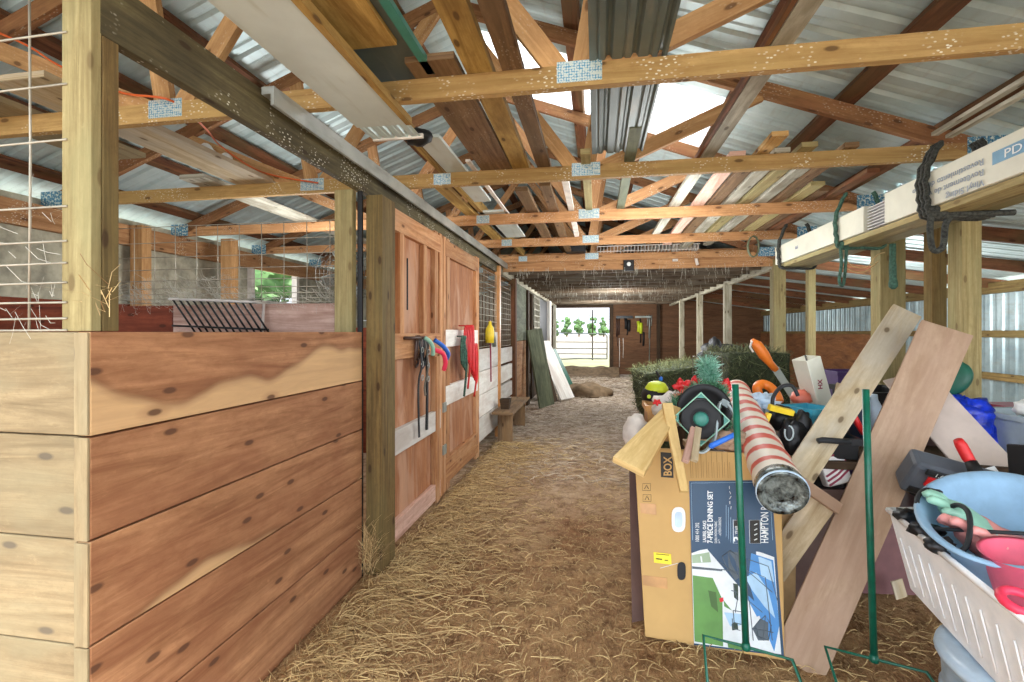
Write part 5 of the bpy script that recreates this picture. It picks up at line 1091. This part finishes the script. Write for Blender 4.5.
# ------------------------------------------------------------------ right heap
t = thing('brown_case', 'dull brown plastic tool case right of the wide plank', 'case', W(930, 460, 2.42)); P = W(945, 474, 2.8); rt = E(.35, .42, -.2)
m = MB(); c8 = [V((a * .2, b2 * .04, d_ * .2)) for d_ in (0, 1) for a, b2 in ((-1, -1), (1, -1), (1, 1), (-1, 1))]; m.hexa([P + rt @ v for v in c8]); m.build('shell', M['case_brown'], t, bevel=.012)
MB().tube([P + rt @ V((-.06, -.045, .13)), P + rt @ V((-.05, -.06, .16)), P + rt @ V((.05, -.06, .16)), P + rt @ V((.06, -.045, .13))], .010, 8).build('handle', M['mauve'], t, smooth=True)
t = thing('grey_drill_case', 'blue grey power tool case with red inlay in front of the brown one', 'case', W(925, 490, 2.2)); P = W(942, 495, 2.2); rt = E(.5, .25, -.15)
m = MB(); c8 = [V((a * .18, b2 * .06, d_ * .17)) for d_ in (0, 1) for a, b2 in ((-1, -1), (1, -1), (1, 1), (-1, 1))]; m.hexa([P + rt @ v for v in c8]); m.build('shell', M['grey_tool'], t, bevel=.02)
m = MB(); m.board(P + rt @ V((-.12, -.066, .10)), P + rt @ V((.12, -.066, .10)), .05, .012, side=rt @ V((0, 0, 1))); m.build('red_inlay', M['red_plastic'], t, bevel=.004)
m = MB(); m.board(P + rt @ V((-.14, -.068, .15)), P + rt @ V((.13, -.068, .15)), .028, .012, side=rt @ V((0, 0, 1))); m.build('name_plate', M['rubber'], t, bevel=.004)
text('plate_print', '1.6', .026, P + rt @ V((-.11, -.0745, .142)), rt @ V((1, 0, 0)), rt @ V((0, 0, 1)), M['white_ink'], t)
m = MB(); m.board(P + rt @ V((-.16, -.066, .035)), P + rt @ V((.08, -.066, .035)), .03, .012, side=rt @ V((0, 0, 1))); m.build('latch_bar', M['black'], t, bevel=.004)
t = thing('red_clamp', 'tool with bright red grip and black end right of the grey case', 'tool', W(966, 470, 2.05))
MB().tube([W(958, 440, 2.1), W(961, 445, 2.1), W(968, 458, 2.08), W(972, 464, 2.07)], [.017, .022, .022, .018], 12).build('grip', M['red_plastic'], t, smooth=True)
MB().tube([W(971, 462, 2.07), W(975, 470, 2.05), W(979, 480, 2.03)], [.022, .026, .03], 10).build('black_end', M['black'], t, smooth=True)
m = MB(); q4 = [W(979, 470, 2.22), W(994, 466, 2.22), W(1003, 478, 2.2), W(986, 481, 2.2)]; m.poly(q4, (0, -1, .5), .003); tag(m.build('white_paper', M['white_ink']), 'scrap of white paper on the foot of the beige board', 'paper')
m = MB(); m.blob(W(968, 428, 3.15), .17, .14, .19, .5, 2.5, 26, 18, seed=41); m.blob(W(952, 408, 3.2), .08, .1, .09, .5, 3, 16, 10, seed=42); tag(m.build('blue_bag', M['blue_bag'], smooth=True), 'bright blue shiny plastic bag behind the beige board', 'bag')
m = MB(); m.lathe([(.12, 0), (.14, .02), (.14, .05), (.11, .07), (0, .075)], W(950, 380, 3.3), (-.75, -.6, .25), 24, sx=.8); tag(m.build('round_lid', M['green_bin'], smooth=True), 'round dark green lid propped behind the wide plank top', 'lid')  # a round lid propped on its edge, not a tray
crate('blue_bag_stand', 'dark crate carrying the blue bag near the lean to wall', 2.0, 2.75, 2.95, 3.6, 0, .62, 'black', 'crate')
P = W(1016, 440, 2.9); crate('grey_tote', 'grey plastic storage tote at the right edge of the photo', P.x - .0, P.x + .55, P.y - .15, P.y + .4, .0, W(1010, 418, 2.85).z, 'tote_grey', 'tote', None, .1, .05)
P = W(1018, 408, 3.5); crate('teal_red_bin', 'teal bin with dusty red lid behind the grey tote', P.x - .02, P.x + .5, P.y - .1, P.y + .35, 0, P.z - .03, 'navy_bin', 'bin', 'maroon', .1)
m = MB(); m.blob(W(1024, 408, 2.9), .05, .05, .045, .5, 3, 14, 10, seed=5); tag(m.build('white_bag', M['white_plastic'], smooth=True), 'white plastic bag lying on the grey tote', 'bag')
t = thing('black_package', 'black package with white capital letters at the right edge', 'package', W(1020, 485, 2.1)); P = W(1036, 486, 2.1); rt = E(-.15, .1, .3)
m = MB(); c8 = [V((a * .07, b2 * .05, d_ * .17)) for d_ in (0, 1) for a, b2 in ((-1, -1), (1, -1), (1, 1), (-1, 1))]; m.hexa([P + rt @ v for v in c8]); m.build('pack', M['black'], t, bevel=.006)
for s_, z in (('F', .105), ('R', .035)): text('white_letter', s_, .045, P + rt @ V((-.052, -.051, z)), rt @ V((1, 0, 0)), rt @ V((0, 0, 1)), M['white_ink'], t, bold=.0015)
m = MB(); cc = W(1001, 468, 2.45); m.tube([cc + V((.045 * math.cos(k * PI / 8), 0, .045 * math.sin(k * PI / 8))) for k in range(16)], .013, 8, closed=True); tag(m.build('red_ring', M['red_plastic'], smooth=True), 'red tape ring behind the black package', 'ring')
m = MB(); m.blob(W(1018, 486, 1.95), .06, .06, .035, .4, 3, 16, 10, seed=8); tag(m.build('grey_rag', M['navy_bin'], smooth=True), 'blue grey rag on the rim of the tub at the right edge', 'rag')
# white bin
A0 = V((1.065, 2.03, .74)); A1 = V((.925, 1.02, .74)); dr = (A1 - A0).normalized(); sd = V((1, .24, 0))
t = thing('white_bin', 'long white ribbed plastic bin balanced on the blue grey can', 'bin', (1.2, 1.6, .49)); wd = .5
o = [A0 + V((.05, -.04, -.27)), A1 + V((.05, .04, -.27)), A1 + sd * wd + V((-.05, .04, -.27)), A0 + sd * wd + V((-.05, -.04, -.27))]; u = [A0, A1, A1 + sd * wd, A0 + sd * wd]; cen = (u[0] + u[2]) / 2
iu = [p.lerp(cen, .06) for p in u]; io = [p.lerp(V((cen.x, cen.y, p.z)), .06) + V((0, 0, .02)) for p in o]; m = MB(); m.face(o); m.face(io)
for i in range(4):
    j = (i + 1) % 4; m.face([o[i], o[j], u[j], u[i]]); m.face([u[i], u[j], iu[j], iu[i]]); m.face([iu[i], iu[j], io[j], io[i]])
m.build('shell', M['bin_white'], t, bevel=.006)
m = MB(); m.tube([p + V((0, 0, .0)) for p in u], .010, 8, closed=True); m.build('rim', M['bin_white'], t, smooth=True)
for k in range(14):
    f = .05 + k * .068; a = u[0].lerp(u[1], f); b2 = o[0].lerp(o[1], f + .035); nn = V((-1, .2, 0)) * .004; MB().tube([a.lerp(b2, .28) + nn, a.lerp(b2, .85) + nn], .0025, 6).build('rib', M['bin_white'], t, smooth=True)
# can
cn = V((1.26, 1.62, 0)); t = thing('round_can', 'blue grey galvanised can with pale lid under the white bin', 'can', cn)
MB().lathe([(.20, 0), (.215, .02), (.225, .20), (.235, .40), (.235, .425)], cn, n=36).build('body', M['galv'], t, smooth=True)
MB().lathe([(.245, .415), (.252, .43), (.248, .445), (.22, .455), (.1, .468), (0, .47)], cn, n=36).build('lid', M['clear_blue'], t, smooth=True)
for k in (.12, .3): MB().lathe([(.222 + k * .03, k), (.231 + k * .03, k + .01), (.222 + k * .03, k + .02)], cn, n=36).build('ridge', M['galv'], t, smooth=True)
MB().tube([cn + V((-.235, -.02, .38)), cn + V((-.26, -.04, .36)), cn + V((-.255, -.06, .30)), cn + V((-.228, -.07, .29))], .006, 6).build('side_handle', M['grey_metal'], t, smooth=True)
# blue tub
c = V((1.25, 1.74, .785)); axt = V((-.03, -.18, 1)).normalized(); t = thing('blue_tub', 'big oval pale blue tub lying tilted in the white bin', 'tub', c - V((0, 0, .1)))
MB().lathe([(.20, -.12), (.26, -.10), (.325, .02), (.36, .035), (.372, .045), (.355, .05), (.315, .03), (.25, -.085), (.2, -.1), (0, -.105)], c + V((.02, .06, 0)), axt, 44, sx=.98, sy=.56).build('shell', M['blue_plastic'], t, smooth=True)
# glove, buckets, hoses
def glove(name, label, c, rot, mats):
    rot = rot.copy(); rot *= 1.35; c = V(c); t = thing(name, label, 'glove', c, 'work gloves'); m = MB()
    def P(x, y, z): return c + rot @ V((x, y, z))
    m.blob(P(0, 0, 0), .062, .066, .03, .1, 2, 18, 10, rot=rot)
    fing = [(-.034, .035, .048, -.25), (-.012, .045, .062, -.08), (.012, .045, .058, .08), (.034, .036, .045, .25)]
    for x, y, L, a in fing: m.tube([P(x, y - .02, 0), P(x + math.sin(a) * L * .5, y + L * .5, .008), P(x + math.sin(a) * L * .9, y + L * .9, .002), P(x + math.sin(a) * L, y + L, -.006)], [.016, .0155, .0145, .007], 10)
    m.tube([P(-.03, -.02, .0), P(-.06, .0, .006), P(-.075, .025, .004), P(-.078, .04, .0)], [.018, .017, .015, .007], 10); m.build('fingers', M[mats[0]], t, smooth=True)
    MB().tube([P(0, -.02, 0), P(0, -.06, .002), P(0, -.10, .004)], [.044, .040, .052], 14).build('cuff', M[mats[1]], t, smooth=True); return t
glove('garden_glove', 'mint and pink garden glove lying in the blue tub, upper one', W(968, 522, 1.60), E(.6, -.2, 1.4), ('mint', 'glove_pink'))
glove('garden_glove', 'pink and mint garden glove lower down against the bin rim', W(988, 546, 1.50), E(.6, .1, 1.7), ('glove_pink', 'mint'))
cc = W(1022, 570, 1.33); MB_ = MB(); MB_.lathe([(.05, -.09), (.06, -.08), (.082, .045), (.088, .05), (.078, .045), (.052, -.075), (0, -.08)], cc, (-.15, -.1, 1), 28); tag(MB_.build('pink_pail', M['pink_plastic'], smooth=True), 'pink round pail sitting in the white bin', 'pail')
cc = W(1021, 602, 1.16); MB_ = MB(); MB_.tube([cc + V((.035 * math.cos(k * PI / 8), .035 * math.sin(k * PI / 8), .01 * math.sin(k * PI / 8))) for k in range(16)], .011, 10, closed=True); tag(MB_.build('hot_pink_ring', M['hot_pink'], smooth=True), 'hot pink plastic ring in front of the pink pail', 'ring')
m = MB(); m.tube(spline([W(938, 492, 1.7), W(925, 490, 1.68), (W(917, 500, 1.64)), W(920, 522, 1.58), W(933, 540, 1.5), W(950, 552, 1.45), W(965, 548, 1.42), W(970, 530, 1.45), W(968, 512, 1.5), W(958, 505, 1.56), W(946, 509, 1.6)], 7), .0075, 8); m.blob(W(937, 492, 1.7), .018, .012, .01, .2, 3, 10, 6); tag(m.build('black_hose', M['rubber'], smooth=True), 'black looped hose with plug lying over the tub edge', 'hose')
m = MB(); m.tube([W(925, 528, 1.55), W(1030, 534, 1.42)], .006, 8); tag(m.build('metal_rod', M['rubber'], smooth=True), 'thin dark rod lying across the gloves in the tub', 'rod')
m = MB(); m.tube([W(934, 510, 1.72), W(958, 508, 1.70)], .005, 6); tag(m.build('wooden_stick', M['tan_wood'], smooth=True), 'short brown stick above the upper glove', 'stick')
for q_, r_, sd_, lb in ((W(908, 516, 1.72), .045, 6, 'dark tool lump at the far corner inside the white bin'), (W(925, 530, 1.60), .05, 9, 'dark tool lump beside the looped hose inside the white bin'), (W(940, 545, 1.48), .04, 19, 'dark tool lump nearest along the white bin rim')):
    m = MB(); m.blob(q_, r_, .03, .025, .5, 3, 14, 8, seed=sd_); tag(m.build('hand_tool', M['tarp_black'], smooth=True), lb, 'tool', 'dark tools in the white bin')

m = MB(); m.blob(W(636, 432, 2.8), .075, .09, .10, .25, 2.5, 18, 12, seed=61); tag(m.build('feed_sack', M['dirty_white'], smooth=True), 'white sack end peeking out left behind the firewood wedge', 'sack')
crate('tan_box', 'small tan box under the yellow helmet', W(645, 420, 3.0).x, W(668, 420, 3.0).x, 2.95, 3.15, .765, .97, 'tape')

def webs(name, label, boxes, n, r=.0006):
    m = MB()
    for _ in range(n):
        b0, b1 = random.choice(boxes); p = V([U(b0[i], b1[i]) for i in range(3)]); q = p + V((U(-.1, .1), U(-.02, .02), U(-.09, .06))); mid = (p + q) / 2 - V((0, 0, U(0, .03))); s_ = V((0, 0, r)) + V((r, 0, 0))
        m.face([p - s_, mid - s_, mid + s_, p + s_]); m.face([mid - s_, q - s_, q + s_, mid + s_])
    return tag(m.build(name, M['cobweb'], fixn=False), label, 'cobweb', None, 'stuff')
webs('cobwebs', 'grey dusty cobwebs and chaff caught in the wire mesh over the divider', [((-3.0, 2.64, 1.58), (-2.2, 2.68, 1.75)), ((-3.0, 2.64, 1.58), (-1.5, 2.68, 1.66))], 700)
webs('cobwebs', 'dusty cobwebs hanging in the cattle panel at the far left', [((-2.3, 1.09, 1.40), (-1.45, 1.11, 1.52)), ((-2.3, 1.09, 1.40), (-1.45, 1.11, 1.8))], 130)
m = MB()
for _ in range(420):
    y = random.choice((7.05, 8.5, 9.8, 11, 12.5)) + U(-.5, .5); x = U(-1.2, 2.2); z = 2.27; L = U(.02, .12); m.tube([(x, y, z), (x + U(-.02, .02), y, z - L)], .0022, 3)
tag(m.build('cobwebs', M['cobweb']), 'dusty threads hanging under the loft over the far aisle', 'cobweb', None, 'stuff')
# ------------------------------------------------------------------ camera, world, sun
cd = bpy.data.cameras.new('camera'); cam = bpy.data.objects.new('camera', cd); COL.objects.link(cam)
cam.location = CAM; cam.rotation_euler = (PI / 2, 0, TH); cd.sensor_width = 36; cd.lens = F * 36 / 1024; cd.shift_y = -9 / 1024; cd.clip_start = .05; cd.clip_end = 500
sc = bpy.context.scene; sc.camera = cam
w = bpy.data.worlds.new('world'); sc.world = w; w.use_nodes = True; nt = w.node_tree; nt.nodes.clear()
o = nt.nodes.new('ShaderNodeOutputWorld'); b = nt.nodes.new('ShaderNodeBackground'); tc = nt.nodes.new('ShaderNodeTexCoord'); sx = nt.nodes.new('ShaderNodeSeparateXYZ'); cr = nt.nodes.new('ShaderNodeValToRGB')
nt.links.new(tc.outputs['Generated'], sx.inputs[0]); nt.links.new(sx.outputs[2], cr.inputs[0]); nt.links.new(cr.outputs[0], b.inputs[0]); nt.links.new(b.outputs[0], o.inputs[0])
e = cr.color_ramp.elements; e[0].position = 0; e[0].color = (.80, .86, 1, 1); e[1].position = .5; e[1].color = (.86, .93, 1, 1)
# sky strength raised behind the photographer to light the interior, duller over the field
mr = nt.nodes.new('ShaderNodeMapRange'); nt.links.new(sx.outputs[1], mr.inputs[0])
for i_, q_ in enumerate((.35, -.75, .75 * WORLD, 1.75 * WORLD)): mr.inputs[i_ + 1].default_value = q_
nt.links.new(mr.outputs[0], b.inputs[1])
def sun(name, en, rot, ang, col=(1, .97, .93)):
    l = bpy.data.lights.new(name, 'SUN'); l.energy = en; l.angle = ang; l.color = col; o = bpy.data.objects.new(name, l); COL.objects.link(o); o.rotation_euler = rot
sun('sun', SUN, (math.radians(38), 0, math.radians(-160 + 180 + 12)), .35)
sc.view_settings.view_transform = 'Standard'; sc.view_settings.look = 'None'; sc.view_settings.gamma = 1; sc.view_settings.exposure = EXPO; sc.view_settings.use_curve_mapping = False
sc.cycles.use_denoising = True; sc.cycles.max_bounces = 10; sc.cycles.diffuse_bounces = 6; sc.cycles.sample_clamp_indirect = 8; sc.cycles.use_adaptive_sampling = True
def lamp(loc, e, r=.12, col=(.97, .99, 1)):  # added point lights without fixtures, filling the barn's interior
    l = bpy.data.lights.new('fill_light', 'POINT'); l.energy = e; l.shadow_soft_size = r; l.color = col; o = bpy.data.objects.new('fill_light', l); COL.objects.link(o); o.location = loc
lamp((.5, 5.3, 1.65), 30, .4); lamp((.5, 3.9, 2.2), 16, .4); lamp((.4, 10.5, 1.9), 60, .4); lamp((.2, 14.0, 1.9), 60, .4); lamp((-2.4, 3.9, 1.9), 22, .3); lamp((3.6, 6.5, 1.5), 34, .4)
